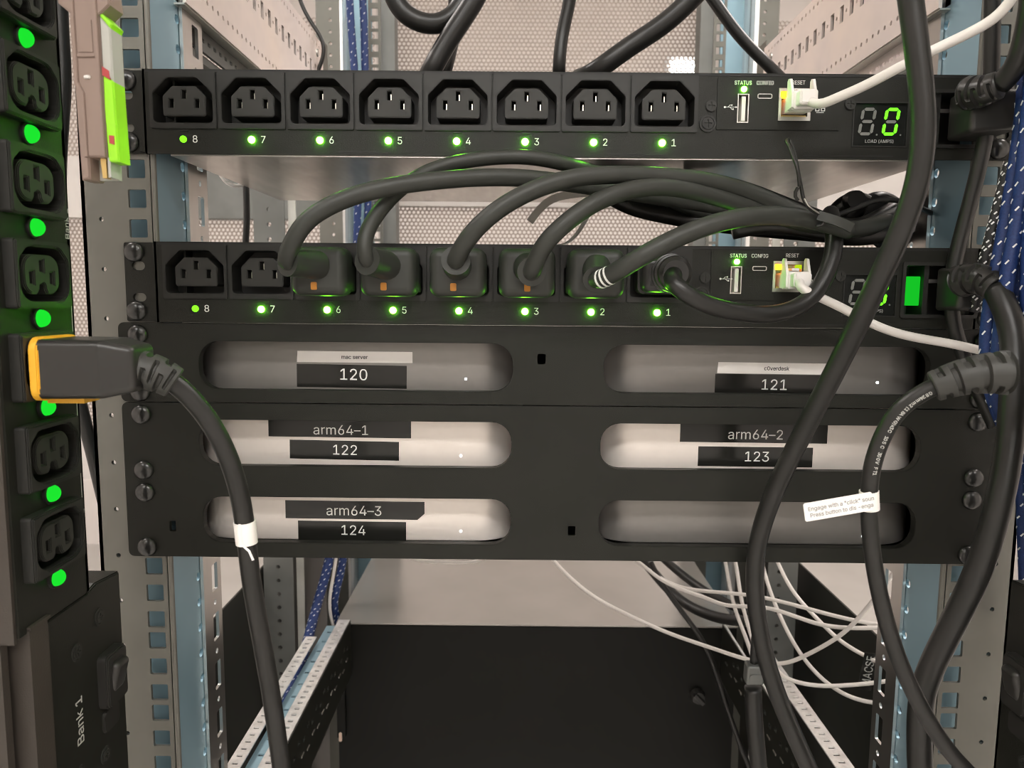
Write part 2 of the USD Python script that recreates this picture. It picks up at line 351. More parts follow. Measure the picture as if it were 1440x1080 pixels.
# ---------------------------------------------------------------- shelf rails above and below
def upper_rail(s, side):
    t = Thing('shelf_rail', 'wide bright slotted shelf rail above the upper power unit on the %s' % side, 'shelf rail')
    web = minus(rect(34, 352, 314, 390), [rect(y, y+6.5, 352, 364, .6, 2) for y in np.arange(48, 345, 17)] + [Point(y+12, 358).buffer(1.4, 6) for y in np.arange(48, 340, 17)]
                + [Point(y, 325).buffer(1.5, 6) for y in np.arange(40, 350, 8.5)] + [Point(y, 383).buffer(1.5, 6) for y in np.arange(40, 350, 8.5)])
    t.part('web', xf(ext(web, -1, 1), plane_x(s*215)), 'zinc_rail', smooth=False)
    t.part('rear_web', bx(*sorted((s*221, s*222.4)), 34, 352, 316, 389), 'zinc_dark', smooth=False)
    def lip(x0, x1, z, ya, yb, hole):
        p = minus(rect(min(x0, x1), max(x0, x1), ya, yb), [rect((x0+x1)/2-2.6, (x0+x1)/2+2.6, y, y+2.4) for y in np.arange(ya+8, yb-4, 8.5)] if hole else [Point(1e4, 0).buffer(1)])
        A = np.eye(4); A[2, 3] = Z0 + z*mm; return xf(ext(p, -1, 0), A)
    t.part('lower_flange', lip(s*215, s*222, 314, 34, 352, False), 'zinc', smooth=False)
    for nm, xx, za, zb in (('lower_web', 223, 300, 313.4), ('second_web', 238, 282, 294)):
        lw = minus(rect(40, 352, za, zb), [rect(y, y+4.6, (za+zb)/2-1.3, (za+zb)/2+1.3, .8, 2) for y in np.arange(46, 346, 9.5)])
        t.part(nm, xf(ext(lw, -1, 1), plane_x(s*xx)), 'zinc_rail' if s > 0 else 'zinc_dark', smooth=False)  # right webs bright, left dark: side light put into the material choice
    t.part('lower_fold', bx(*sorted((s*224, s*238)), 40, 352, 294, 299), 'zinc_dark', smooth=False)
    t.part('rivet', xf(lathe([(0, 0), (3.6, 0), (3.2, 1.2), (0, 1.7)], 14), frame((0, 1, 0), (0, 0, s), (-s, 0, 0), (s*.214, .330, Z0+.376))), 'steel')
    t.part('rivet', xf(lathe([(0, 0), (3.6, 0), (3.2, 1.2), (0, 1.7)], 14), frame((0, 1, 0), (0, 0, s), (-s, 0, 0), (s*.214, .334, Z0+.358))), 'steel')
    t.part('end_bracket', bx(*sorted((s*216, s*219)), 352, 380, 300, 398), 'zinc_flange', smooth=False)
    t.done()
upper_rail(-1, 'left'); upper_rail(1, 'right')
def lower_rail(s, side):
    t = Thing('shelf_rail', 'long lower support rail with white-bright top flanges on the %s beside the black unit' % side, 'shelf rail')
    def strip(x0, x1, z, ya, yb, st, sz):
        p = minus(rect(min(x0, x1), max(x0, x1), ya, yb), [rect((x0+x1)/2-sz, (x0+x1)/2+sz, y, y+3.0) for y in np.arange(ya+6, yb-4, st)])
        A = np.eye(4); A[2, 3] = Z0 + z*mm; return xf(ext(p, -1.2, 0), A)
    if s < 0:
        t.part('inner_flange', strip(-201, -213, -200, 60, 372, 9.5, 2.2), 'zinc_bright', smooth=False)
        t.part('outer_flange', strip(-226, -237, -200, 40, 330, 9.5, 2.2), 'zinc_bright', smooth=False)
        t.part('channel', strip(-213, -226, -207, 40, 372, 22, 2.2), 'zinc_blue', smooth=False)
        xa = -201
    else:
        t.part('top_flange', strip(219, 233, -200, 40, 300, 9.5, 2.6), 'zinc_bright', smooth=False)
        t.part('inner_edge', bx(203, 205, 60, 372, -203, -200), 'zinc_bright', smooth=False)
        xa = 203
    w = rect(60, 372, -262, -201)
    hs = [rect(y, y+6, -226 + 5*(k % 2), -222 + 5*(k % 2), .8, 2) for k, y in enumerate(np.arange(70, 360, 14))]
    t.part('slide_plate', xf(ext(minus(w, hs), -1, 1), plane_x(xa)), 'black_paint', smooth=False)
    t.part('slide_catch', cat(*[bx(xa-1.6, xa+1.6, y+2, y+9, -240 + 4*(k % 2), -238.4 + 4*(k % 2)) for k, y in enumerate(np.arange(90, 350, 17))]), 'steel', smooth=False)
    t.part('inner_channel', bx(*sorted((xa+s*2, xa+s*16)), 66, 372, -268, -262), 'black_paint', smooth=False)
    t.done()
lower_rail(-1, 'left'); lower_rail(1, 'right')

# ---------------------------------------------------------------- big black unit at the bottom
t = Thing('battery_unit', 'large plain black rack unit low at the back with painted grey sheen on its lid', 'rack unit')
bx0, bx1, by0, bzt = -216, 219, 372, -203.5
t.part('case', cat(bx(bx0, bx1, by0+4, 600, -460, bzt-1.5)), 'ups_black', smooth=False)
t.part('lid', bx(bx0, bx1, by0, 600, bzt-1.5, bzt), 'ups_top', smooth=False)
t.part('rear_panel', xf(bevelled(rect(-205, 217, -332, -206, 1.5), 0, 3, .8), front(1.5, by0+4, 0)), 'ups_black')
t.part('mounting_ear', bx(bx0, bx0+9, by0-3, by0+4, -334, -209), 'ups_black', smooth=False)
t.part('latch_knob', xf(cat(lathe([(0, 0), (8, 0), (8, 3), (6.5, 9), (0, 9.5)], 20), xf(rbox(5, 15, 5, 1.2), frame((.7, .7, 0), (-.7, .7, 0), (0, 0, 1), (0, 0, .010)))), front(178, by0+1, -282)), 'plug_gloss')
t.part('slot_light_insert', xf(ext(rect(-1.6, 1.6, -5.2, 5.2, 1.55), 0, 1.0), front(-212.5, by0-3, (-0.2218, 0.3690, 0.6671)[2]*1000-1000)), 'slot_light_paint', smooth=False)  # solid pale oval, painted as lit floor behind the slot
t.done()

# ---------------------------------------------------------------- horizontal power units
def cut_poly(w, h, ch, r=1.6):
    p = Polygon([(-w/2, -h/2), (w/2, -h/2), (w/2, h/2-ch), (w/2-ch, h/2), (-w/2+ch, h/2), (-w/2, h/2-ch)])
    return p.buffer(-r).buffer(r, quad_segs=4)
CUT, CORE = cut_poly(31.6, 23.2, 8.0, 2.2), cut_poly(23.0, 15.6, 5.2, 1.4)
PINS = [rect(-1.2, 1.2, 1.3, 5.9), rect(-8.0, -5.7, -3.4, 1.2), rect(5.7, 8.0, -3.4, 1.2)]
def bezel(w, h): return rect(-w/2, w/2, -h/2, h/2, .8, 2).difference(CUT.buffer(.01))
SEG = {}
def seg_polys(w=7.9, h=14.2, th=1.55, slant=.13):
    g = .35; hw, hh = w/2, h/2
    def hor(y): return Polygon([(-hw+g+th*.5, y), (-hw+g+th, y+th/2), (hw-g-th, y+th/2), (hw-g-th*.5, y), (hw-g-th, y-th/2), (-hw+g+th, y-th/2)])
    def ver(x, y0, y1): return Polygon([(x, y0+g+th*.4), (x+th/2, y0+g+th*.9), (x+th/2, y1-g-th*.9), (x, y1-g-th*.4), (x-th/2, y1-g-th*.9), (x-th/2, y0+g+th*.9)])
    S = {'a': hor(hh-th/2), 'g': hor(0), 'd': hor(-hh+th/2), 'f': ver(-hw+th/2, 0, hh), 'b': ver(hw-th/2, 0, hh), 'e': ver(-hw+th/2, -hh, 0), 'c': ver(hw-th/2, -hh, 0)}
    return {k: affinity.skew(p, xs=math.degrees(math.atan(slant)), origin=(0, 0)) for k, p in S.items()}
def dome_led(r=1.85, h=1.6):
    return lathe([(0, 0), (r, 0), (r, h*.4)] + [(r*math.cos(a), h*.4 + h*.6*math.sin(a)) for a in (.4, .8, 1.2)] + [(0, h)], 14)
def usb_mark(u, v, s=1.0):
    c = [Point(0, 0).buffer(.75, 8), Polygon([(9, 0), (7.6, .7), (7.6, -.7)]), sbox(0, -.16, 8, .16), Polygon([(2, 0), (3.3, 1.5), (4.6, 1.5), (4.6, 1.2), (3.45, 1.2), (2.4, 0)]), Point(4.9, 1.35).buffer(.5, 6),
         Polygon([(3.4, 0), (4.7, -1.5), (5.6, -1.5), (5.6, -1.2), (4.85, -1.2), (3.8, 0)]), sbox(5.3, -1.85, 6.3, -.9)]
    return ext(affinity.translate(affinity.scale(union_all(c), s, s, origin=(0, 0)), u, v), 0, .12)

def power_unit(label, z, pitch, led1, xl, xr, ports_dx, dim, rocker_lit, screws_right):
    """Front power unit; z is its lower edge, xl/xr the ends of its body."""
    t = Thing('power_distribution_unit', label, 'power strip', 'horizontal power units' if False else None)
    Y = -3.0; F = front(0, Y, z); H = 43.7; zo = 27.6      # outlet centre height
    cx = [led1 + .6 - pitch*k for k in range(8)]
    inlet = rect(186, 225, 7.5, 34.5, 1.2)
    jack = rect(114.4+ports_dx, 130.6+ports_dx, 20.0, 35.4)
    usb = rect(92.2, 97.4, 18.6, 32.6)
    disp = rect(153.8, 182.2, 6.8, 29.2)
    face = minus(rect(xl, xr, 0, H, .5, 2), [affinity.translate(CUT.buffer(1.2), c, zo) for c in cx] + [inlet, jack, usb, disp])
    t.part('chassis', cat(xf(ext(face, -1.2, 0), F), bx(xl+1, xr-1, Y+1.2, 2, z+H-1.2, z+H), bx(xl+14, xr-27, 2, 190, z+H-1.4, z+H), bx(xl+14, xl+15, 2, 190, z, z+H), bx(xr-28, xr-27, 2, 190, z, z+H), bx(xl+14, xr-27, 189, 190, z, z+H), bx(xl, xl+1.2, Y, 2, z, z+H), bx(xr-1.2, xr, Y, 2, z, z+H)), 'black_paint', smooth=False)
    t.part('bottom_cover', cat(bx(xl+13, xr-26, -1.5, 190, z-.8, z+.2)), 'galvanised', smooth=False)
    for a, b in ((-120, -92), (24, 56), (128, 176)): t.part('seam', xf(ext(rect(a, b, 1.4, 2.0), 0, .15), F), 'dark_cavity', smooth=False)
    t.part('top_edge', xf(ext(rect(xl+2, xr-2, H-1.5, H-.6), 0, .2), F), 'dark_cavity', smooth=False)
    for s in (-1, 1):
        x0, x1 = (xl-17, xl) if s < 0 else (xr, xr+17)
        xs = x0+7.5 if s < 0 else x1-7.5
        e = minus(rect(x0, x1, .3, H-.5, 1.2), [rect(xs-3.6, xs+3.6, 28.2, 33, 2.3), rect(xs-3.6, xs+3.6, 11.2, 15.8, 2.3)])
        e = cat(ext(e, 0, 1.8), ext(rect(x1-3 if s < 0 else x0, x1 if s < 0 else x0+3, 1, H-1), 1.8, 2.9))
        t.part('mounting_ear', xf(e, front(0, 0, z)), 'black_paint', smooth=False)
    for s in (-1, 1):
        for k, (zz, dx) in enumerate(((38.1, 0), (6.35, 0))):
            if s > 0 and not screws_right and k == 1: pass
            t.part('screw', xf(screw_head(), front(s*232.5, -1.8, z + zz - (.3 if k else 0))), 'screw_black', smooth=50)
    for k in range(8):
        A = front(cx[k], Y, z+zo)
        o = t.part('outlet', xf(cat(bevelled(bezel(pitch-.9, 29.4), 0, 1.1, .35), ext(CUT.buffer(1.0).difference(CUT), -14, 0), ext(CUT.buffer(1.0), -15, -14)), A), 'black_plastic', smooth=False)
        t.part('socket_core', xf(bevelled(minus(CORE, PINS), -14, -1.0, .5), A), 'black_plastic_soft', o, False)
        t.part('contact', xf(cat(*[ext(affinity.translate(rect(-.35, .35, -1.6, 1.6), px, py), -12, -3.4) for px, py in ((.5, 3.2), (-6.3, -1.5), (7.4, -1.5))]), A), 'steel_contact', o, False)
        t.part('outlet_lamp', xf(dome_led(), front(led1-pitch*k, Y, z+7.6)), 'led_green_dim' if k == 7 else 'led_green', smooth=60)
        t.part('numeral', xf(text(str(k+1), 3.7, led1-pitch*k+6.2, 7.8, 0), F), 'print_white', smooth=False)
        t.part('light_slit', xf(ext(rect(-2.4, 2.4, -.25, .25), 0, .5), front(led1-pitch*k+.5, Y, z+12.1)), 'black_plastic', smooth=False)
    # control plate on the right
    P = front(ports_dx, Y, z)
    plate = minus(rect(81-ports_dx, 147, 14.6, 41.5, .6, 2), [affinity.translate(x, -ports_dx, 0) for x in (jack, usb)])
    t.part('control_plate', xf(bevelled(plate, 0, .7, .25), P), 'black_paint', smooth=False)
    P = front(ports_dx, Y-.7, z)
    t.part('lettering', xf(cat(text('STATUS', 2.0, 95.0, 38.7, wide=.84), text('CONFIG', 2.0, 106.6, 38.7, wide=.84), text('RESET', 2.0, 124.2, 39.0, wide=.84), usb_mark(85.8, 26.2, .75)), P), 'print_white', smooth=False)
    t.part('network_mark', xf(cat(*[ext(rect(a, a+2.2, 24.4, 26.2).difference(rect(a+.4, a+1.8, 24.8, 25.8)), 0, .12) for a in (133.6, 136.6)], ext(rect(134.2, 138.2, 23.6, 23.9), 0, .12)), P), 'print_white', smooth=False)
    t.part('status_lamp', xf(dome_led(1.5, 1.4), front(94.9, Y-.7, z+35.4)), 'led_green', smooth=60)
    up = t.part('usb_port', xf(cat(ext(rect(91.8, 97.8, 18.2, 33.0).difference(rect(92.3, 97.3, 18.7, 32.5)), -10, .3), ext(rect(91.8, 97.8, 18.2, 33), -11, -10)), front(0, Y-.7, z)), 'steel', smooth=False)
    t.part('usb_tongue', xf(ext(rect(94.2, 96.2, 19.2, 31.8), -10, -.4), front(0, Y-.7, z)), 'white_plastic', up, False)
    sh = rect(-3.9, 3.9, -1.3, 1.3, .9, 3)
    t.part('config_port', xf(cat(ext(sh.difference(sh.buffer(-.45)), -1, .25), ext(sh, -1, -.6)), front(106.7+ports_dx, Y-.7, z+31.9)), 'steel', smooth=False)
    for a, b in ((78.0, 26.8), (151.4, 28.2)):
        t.part('small_screw', xf(cross_screw(3.0, 1.0), front(a, Y-.1, z+b)), 'black_plastic_soft', smooth=False)
    t.part('small_screw', xf(cat(cross_screw(3.3, 1.3), ext(Point(0, 0).buffer(4.4, 8).difference(Point(0, 0).buffer(3.4, 8)), 0, .8)), front(76.5, Y-.1, z+17.7)), 'black_plastic', smooth=False)
    j = t.part('network_jack', xf(cat(ext(rect(114, 131, 19.4, 36).difference(rect(115.4, 129.4, 21.4, 34.2)), -14, .6), ext(rect(114, 131, 19.4, 36), -14.5, -14)), P), 'steel', smooth=False)
    t.part('jack_floor', xf(ext(rect(116, 129, 21.4, 22.4), -13, -.5), P), 'brass', j, False)
    t.part('jack_lamp', xf(cat(ext(rect(114.8, 118.4, 31.2, 34.4, .6), -1.5, .9)), P), 'led_amber', j, False)
    t.part('jack_lamp', xf(cat(ext(rect(126.2, 129.2, 31.8, 34.0, .6), -1.5, .9)), P), 'led_lime', j, False)
    # two-figure display
    ds = t.part('display', xf(cat(ext(rect(153.8, 182.2, 6.8, 29.2), -2, -1.0)), F), 'display_black', smooth=False)
    t.part('display_frame', xf(ext(rect(153.4, 182.6, 6.4, 29.6).difference(rect(154, 182, 7, 29)), -2, .5), F), 'black_plastic', ds, False)
    S = seg_polys()
    for k, u in enumerate((161.6, 174.2)):
        on = k == 1
        A = front(u, Y+.95, z+19.7)
        for key in 'abcdefg':
            lit = on and key != 'g'
            t.part('segment', xf(ext(S[key], 0, .25), A), 'segment_on' if lit else 'segment_off', ds, False)
        t.part('decimal_point', xf(ext(Point(5.4, -6.8).buffer(.45, 5), 0, .2), A), 'segment_off', ds, False)
    t.part('lettering', xf(text('LOAD (AMPS)', 1.7, 168.6, 9.6), front(0, Y+.95, z)), 'print_grey', ds, False)
    # inlet on the right end
    ib = t.part('inlet', xf(cat(ext(rect(184.6, 226.4, 6, 36, 1.2).difference(rect(186.4, 224.6, 7.8, 34.2, 1)), -18, 1.6), ext(rect(186, 225, 7, 35), -19, -18), ext(rect(197.4, 200, 7.8, 34.2), -18, -1)), F), 'black_plastic', smooth=False)
    t.part('rocker', xf(ext(rect(188, 195.6, 12.6, 28.4, .6), -12, -1.2), F), 'rocker_green' if rocker_lit else 'rocker_dim', ib, False)
    t.part('inlet_pin', xf(ext(rect(201, 207, 25, 27), -12, -3), F), 'steel', ib, False)
    t.done()
    return cx
power_unit('upper black power strip with eight open outlets, its display showing 0', 223.4, 36.5, 52.7, -223.6, 224.5, -.6, True, False, True)
power_unit('lower black power strip with six plugs in its outlets', 133.35, 36.07, 52.7, -221.2, 226.5, .6, True, True, True)

# ---------------------------------------------------------------- rack panels with the small computers behind their windows
def rack_panel(label, z, h, wins, holes, screws, tray_z):
    t = Thing('rack_shelf', label, 'rack shelf')
    p = minus(rect(-243.6, 243.6, z+.2, z+h-.25, 3.2), [rect(a, b, c, d, 11, 6) for a, b, c, d in wins] + holes + [rect(s*232.5-4, s*232.5+4, zz-2.5, zz+2.5, 2.4) for s in (-1, 1) for zz in screws])
    t.part('front_panel', xf(bevelled(p, 0, 2.0, .35), front(0, 0, 0)), 'black_panel', smooth=False)
    for a, b, c, d in wins:
        o = rect(a, b, c, d, 11, 6)
        t.part('window_lip', xf(ext(o.buffer(.7).difference(o), -3.5, .1), front(0, 0, 0)), 'black_panel', smooth=False)
    for zz in tray_z:
        t.part('tray', bx(-216, 216, 2, 212, zz-1.4, zz), 'black_paint', smooth=False)
    t.part('light_block_back', bx(-216, 216, 212, 213.5, z+2, z+h-4), 'black_paint', smooth=False)  # unseen plate added so no light shows through the panel hole
    t.part('side_cheek', bx(-217, -216, 0, 212, z+2, z+h-2), 'black_paint', smooth=False)
    t.part('side_cheek', bx(216, 217, 0, 212, z+2, z+h-2), 'black_paint', smooth=False)
    for s in (-1, 1):
        for zz in screws:
            t.part('screw', xf(screw_head(), front(s*232.5, -2, zz-.4)), 'screw_black', smooth=50)
    t.done()
rack_panel('one-unit black rack shelf with two long windows, directly under the lower power strip', 88.9, U, [(-199.4, -25.8, 96.4, 123.2), (24.4, 204.5, 96.4, 123.2)], [rect(-12.2, -7.8, 112, 117.6, .5, 2)], [127., 95.25], [92.2])
rack_panel('two-unit black rack shelf with four long windows, lowest front panel', 0, 2*U, [(-201, -26.2, 53.2, 79.3), (23.5, 202, 53.2, 79.3), (-200.4, -26.2, 9, 35.4), (23.5, 202.2, 9, 35.4)],
           [rect(6.2, 10.4, 14.8, 20.2, .5, 2), rect(-219.4, -216, 15.2, 21, .5, 2)], [82.55, 50.8, 38.1, 6.35], [47.6, 3.4])
def mini(label, xc, zb, material, tags, lamp):
    t = Thing('mini_computer', label, 'computer')
    body = rect(-98.3, 98.3, -98.3, 98.3, 29, 10)
    A = np.eye(4); A[:3, 3] = (xc*mm, (14.2+98.3)*mm, Z0+(zb+2.2)*mm)
    b = t.part('case', xf(cat(ext(body.buffer(-.8), 0, .6), ext(body, .6, 33.0), ext(body.buffer(-.7), 33.0, 33.8)), A), material, smooth=40)
    A2 = A.copy(); A2[2, 3] = Z0+zb*mm
    t.part('base_disc', xf(ext(Point(0, 0).buffer(82, 24), 0, 2.2), A2), 'mini_base', smooth=False)
    t.part('power_lamp', xf(ext(Point(0, 0).buffer(.75, 8), 0, .25), front(lamp[0], 14.2, lamp[1])), 'led_white', smooth=False)
    for kind, x0, x1, z0, z1, s, hgt, dx, dz, tilt, corner in tags:
        poly = rect(x0, x1, z0, z1)
        if corner: poly = poly.difference(Polygon([(x1+1, z0-1), (x1+1, z0+4.6), (x1-5.2, z0-1)]))
        if kind == 'paper': poly = poly.difference(Polygon([(x0-.01, z1+.01), (x0+.5, z1+.01), (x0-.01, z0)]))
        cx, cz = (x0+x1)/2, (z0+z1)/2
        poly = affinity.rotate(poly, tilt, origin=(cx, cz))
        q = t.part('name_tag', xf(ext(poly, 0, .14), front(0, 14.2, 0)), 'paper_white' if kind == 'paper' else 'tape_black', smooth=False, label='white paper label reading %s' % s if kind == 'paper' else 'black tape label reading %s' % s)
        t.part('lettering', xf(text(s, hgt, cx+dx, cz+dz, 0, .06, bold=kind == 'paper', rot=tilt), front(0, 14.06, 0)), 'print_black' if kind == 'paper' else 'print_white', q, False)
    t.done()
mini('dark grey mini computer labelled mac server 120 in the top left window', -118, 92.2, 'space_grey',
     [('paper', -149.8, -83.4, 110.6, 117.0, 'mac server', 2.1, 0, 0, 0, 0), ('tape', -150, -86.8, 96.0, 109.3, '120', 6.4, 1.2, 1.1, -.6, 0)], (-52.8, 101.7))
mini('dark grey mini computer labelled c0verdesk 121 in the top right window', 119, 92.2, 'space_grey',
     [('paper', 91.3, 156.5, 106.2, 112.6, 'c0verdesk', 2.1, 1.4, 0, -.3, 0), ('tape', 90.3, 153.5, 95.0, 105.9, '121', 6.0, 2.4, -.4, -.3, 0)], (183.3, 101.8))
mini('silver mini computer labelled arm64-1 122 in the middle left window', -118, 47.6, 'aluminium',
     [('tape', -167.2, -84.5, 67.0, 79.2, 'arm64\u20131', 5.6, .6, -1.7, -.3, 0), ('tape', -155.1, -91.6, 53.9, 65.0, '122', 5.8, .4, .2, -.7, 0)], (-55.6, 56.8))
mini('silver mini computer labelled arm64-2 123 in the middle right window', 118, 47.6, 'aluminium',
     [('tape', 71.3, 156.4, 66.1, 78.6, 'arm64\u20132', 5.6, 1.0, -1.4, -.2, 0), ('tape', 82.1, 148.5, 52.0, 63.6, '123', 5.8, 1.0, .2, -.2, 0)], (183.5, 56.9))
mini('silver mini computer labelled arm64-3 124 in the bottom left window', -118, 3.4, 'aluminium',
     [('tape', -158.5, -76.9, 18.4, 29.2, 'arm64\u20133', 5.7, -.6, -.3, -.2, 1), ('tape', -151.3, -87.8, 4.6, 17.0, '124', 5.8, .8, .9, -.3, 0)], (-55.6, 11.7))
mini('unlabelled dark grey mini computer in the bottom right window', 118, 3.4, 'space_grey', [], (180.3, 11.0))

# ---------------------------------------------------------------- upright power strips at the sides
OCUT0 = rect(-15.4, 15.4, -12.0, 12.0, 8.5, 6).intersection(cut_poly(31, 24.4, 6, 2))
OCORE0 = rect(-11.6, 11.6, -8.6, 8.6, 6, 6).difference(rect(-1.7, 1.7, -9, -4.0, 1.6, 4)).difference(Polygon([(-3.4, -9), (3.4, -9), (1.0, -5.6), (-1.0, -5.6)]))
OCUT, OCORE = affinity.scale(OCUT0, 1, .88, origin=(0, 0)), affinity.scale(OCORE0, 1, .9, origin=(0, 0))
OPINS = [rect(-1.1, 1.1, 1.2, 5.6), rect(-7.6, -5.4, -3.6, .9), rect(5.4, 7.6, -3.6, .9)]
def upright(s, label):
    """s=-1: left strip, its face towards +x; s=+1: the right strip turned to face it. Local u runs away from the aisle on the left one."""
    t = Thing('upright_power_strip', label, 'power strip')
    fx = s*215.0
    def A(z, u=0.0): return frame((0, -s, 0), (0, 0, 1), (-s, 0, 0), (fx*mm, (-117.5 - s*u)*mm, Z0+z*mm))
    far = 1 if s < 0 else -1
    def U_(a, b): return (min(far*a, far*b), max(far*a, far*b))          # near side negative, far side positive, mirrored for the right strip
    pitch, z0 = 36.1, 45.4
    zs = [49.0 + 35.65*k for k in range(8)]
    ua, ub = U_(-24.5, 24.5)
    face = minus(rect(ua, ub, 16, 330), [affinity.translate(OCUT.buffer(1), -far*2, z) for z in zs])
    t.part('housing', cat(xf(ext(face, -1.4, 0), A(0)), xf(ext(rect(ua, ub, 16, 330), -44, -42.5), A(0)), xf(ext(rect(*U_(22.5, 24.5), 16, 330), -43, 0), A(0)), xf(ext(rect(ua, ub, 328, 330), -43, 0), A(0))), 'black_paint', smooth=False)
    t.part('front_cheek', xf(ext(rect(*U_(-26.2, -24.5), 14, 330), -44, -1.0), A(0)), 'housing_brown', smooth=False)
    for k, z in enumerate(zs):
        o = t.part('outlet', xf(cat(bevelled(rect(-17.8, 17.8, -13.2, 13.2, 1.5).difference(OCUT), 0, 5.0, .9), ext(OCUT.buffer(1).difference(OCUT), -12, 1), ext(OCUT.buffer(1), -13, -12)), A(z, -far*2)), 'black_plastic', smooth=False)
        t.part('socket_core', xf(bevelled(minus(OCORE, OPINS), -12, 3.6, .8), A(z, -far*2)), 'black_plastic_soft', o, False)
        t.part('slot_floor', xf(ext(OCORE, -12, -6), A(z, -far*2)), 'dark_cavity', o, False)
    for z in [31.6 + 35.7*k for k in range(9)]:
        t.part('outlet_lamp', xf(cat(lathe([(0, 0), (3.5, 0), (3.5, 1.2)] + [(3.5*math.cos(a), 1.2+3.3*math.sin(a)) for a in (.25, .5, .75, 1.0, 1.25, 1.45)] + [(0, 4.5)], 24)), A(z, -far*.6)), 'led_big', smooth=40)
        t.part('lamp_ring', xf(lathe([(3.6, 0), (4.6, 0), (4.4, 1.0), (3.6, 1.2), (3.6, 0)], 24), A(z, -far*.6)), 'black_plastic', smooth=40)
    # printing: reads upwards
    def P(sx, h, z, u): 
        B = frame((0, 0, 1), (0, s, 0), (-s, 0, 0), (fx*mm, (-117.5 + u)*mm, Z0+z*mm)); return xf(text(sx, h, 0, 0, 0), B)
    t.part('lettering', cat(P('Bank 1', 3.0, 178, 22.6*-s), *[P(str(k+1), 2.8, zs[k]+(9 if k == 1 else 4), 19.4*-s) for k in range(8)]), 'print_grey', smooth=False)
    lu = [U_(22.6, 23.0), U_(19.4, 23.2), U_(21.4, 24.2)]
    t.part('printed_line', xf(cat(ext(rect(*lu[0], 50, 158), 0, .1), ext(rect(*lu[1], 48.4, 49.2), 0, .1), ext(Polygon([(far*22.8, 50), (far*21.6, 54), (far*24, 54)]), 0, .1), ext(rect(*lu[0], 196, 204), 0, .1)), A(0)), 'print_grey', smooth=False)
    # breaker block below
    lo = -260
    blk = rect(*U_(-8, 51), lo, 15.5).union(Polygon([(far*-8, 8), (far*30, 17.5), (far*51, 15.5), (far*51, 0), (far*-8, 0)]))
    t.part('breaker_block', xf(bevelled(blk, -44, 0, 1.0), A(0)), 'black_paint', smooth=False)
    t.part('block_cover', xf(cat(ext(rect(*U_(-20, -8), lo, 17.5), -44, 1.0), ext(rect(*U_(-20, -7), 17, 18.4), -30, 1.6)), A(0)), 'housing_brown', smooth=False)
    t.part('cover_fold', xf(ext(rect(*U_(-23, -19.5), lo, 15), -44, -8), A(0)), 'dark_cavity', smooth=False)
    t.part('front_plate', xf(ext(rect(*U_(-27, -23), lo, 14), -44, -6), A(0)), 'housing_brown', smooth=False)
    for u, z in ((12, -7), (31, 1), (9, -62), (30, -66)):
        t.part('screw', xf(cat(cross_screw(3.0, .9), ext(Point(0, 0).buffer(4, 10).difference(Point(0, 0).buffer(3.2, 10)), 0, .5)), A(z, far*u)), 'black_plastic_soft', smooth=False)
    t.part('breaker', xf(cat(bevelled(rect(-9, 9, -13, 13, 3), 0, 5, 1.2), xf(rbox(11, 15, 5, 2.2), frame((1, 0, 0), (0, .97, .24), (0, -.24, .97), (0, .001, .0045))), bevelled(rect(-7, 7, -26, -15, 3), 0, 1.2, .5)), A(-30, far*36)), 'plug_gloss', smooth=35)
    B = frame((0, 0, 1), (0, s, 0), (-s, 0, 0), (fx*mm, (-117.5+11.5)*mm, (Z0-.0385))); t.part('lettering', xf(text('Bank 1', 5.0, 0, 0, 0), B), 'print_grey', smooth=False)
    t.done()
upright(-1, 'tall upright black power strip at the left edge with round green lamps')
upright(1, 'upright black power strip whose breaker block shows at the bottom right corner')

# ---------------------------------------------------------------- plugs and cords
def boot_mesh(pts, r0, r1, turns=3, depth=2.0):
    c = spline(pts, .0005)
    def rf(s, th):
        th = (th + math.pi) % (2*math.pi) - math.pi; a = abs(math.degrees(th))
        r = r0 + (r1-r0)*s; g = 0.
        for k in range(turns):
            s0 = (k+.10)/turns; s1 = (k+.58)/turns
            if abs(s-s0) < .085/turns*1.6 and a < 72: g = 1
            if abs(s-s1) < .075/turns*1.6 and (34 < a < 110): g = 1
            if abs(s-s0) < .085/turns*1.6 and a > 120: g = 1
        if s < .004 or s > .996: return r*.93
        return r - depth*g
    return skin(c, 0, 56, rf)
def cord_text(pts, r, s, h, start, bold=False, face=(0, -1, 0), gap=1.0, roll=0.):
    """Lettering wrapped along a cord, reading along it from arc length start (mm)."""
    c = spline(pts, .0005); t, a, b = frames(c, face); out = []; pos = start
    for ch in s:
        if ch == ' ': pos += h*.5; continue
        m = meshkit.text_mesh(ch, h*mm, .1*mm, bold); w = (m.bounds[1][0]-m.bounds[0][0])/mm
        k = min(len(c)-1, int((pos + w/2)*mm/.0005)); n = np.cos(roll)*a[k] + np.sin(roll)*b[k]; up = np.cross(n, t[k])
        m.apply_translation((-(m.bounds[0][0]+m.bounds[1][0])/2, -h*mm/2, 0))
        out.append(xf(m, frame(t[k], up, n, c[k] + n*(r*mm - .00002)))); pos += w + gap*.35*h/2
    return cat(*out)

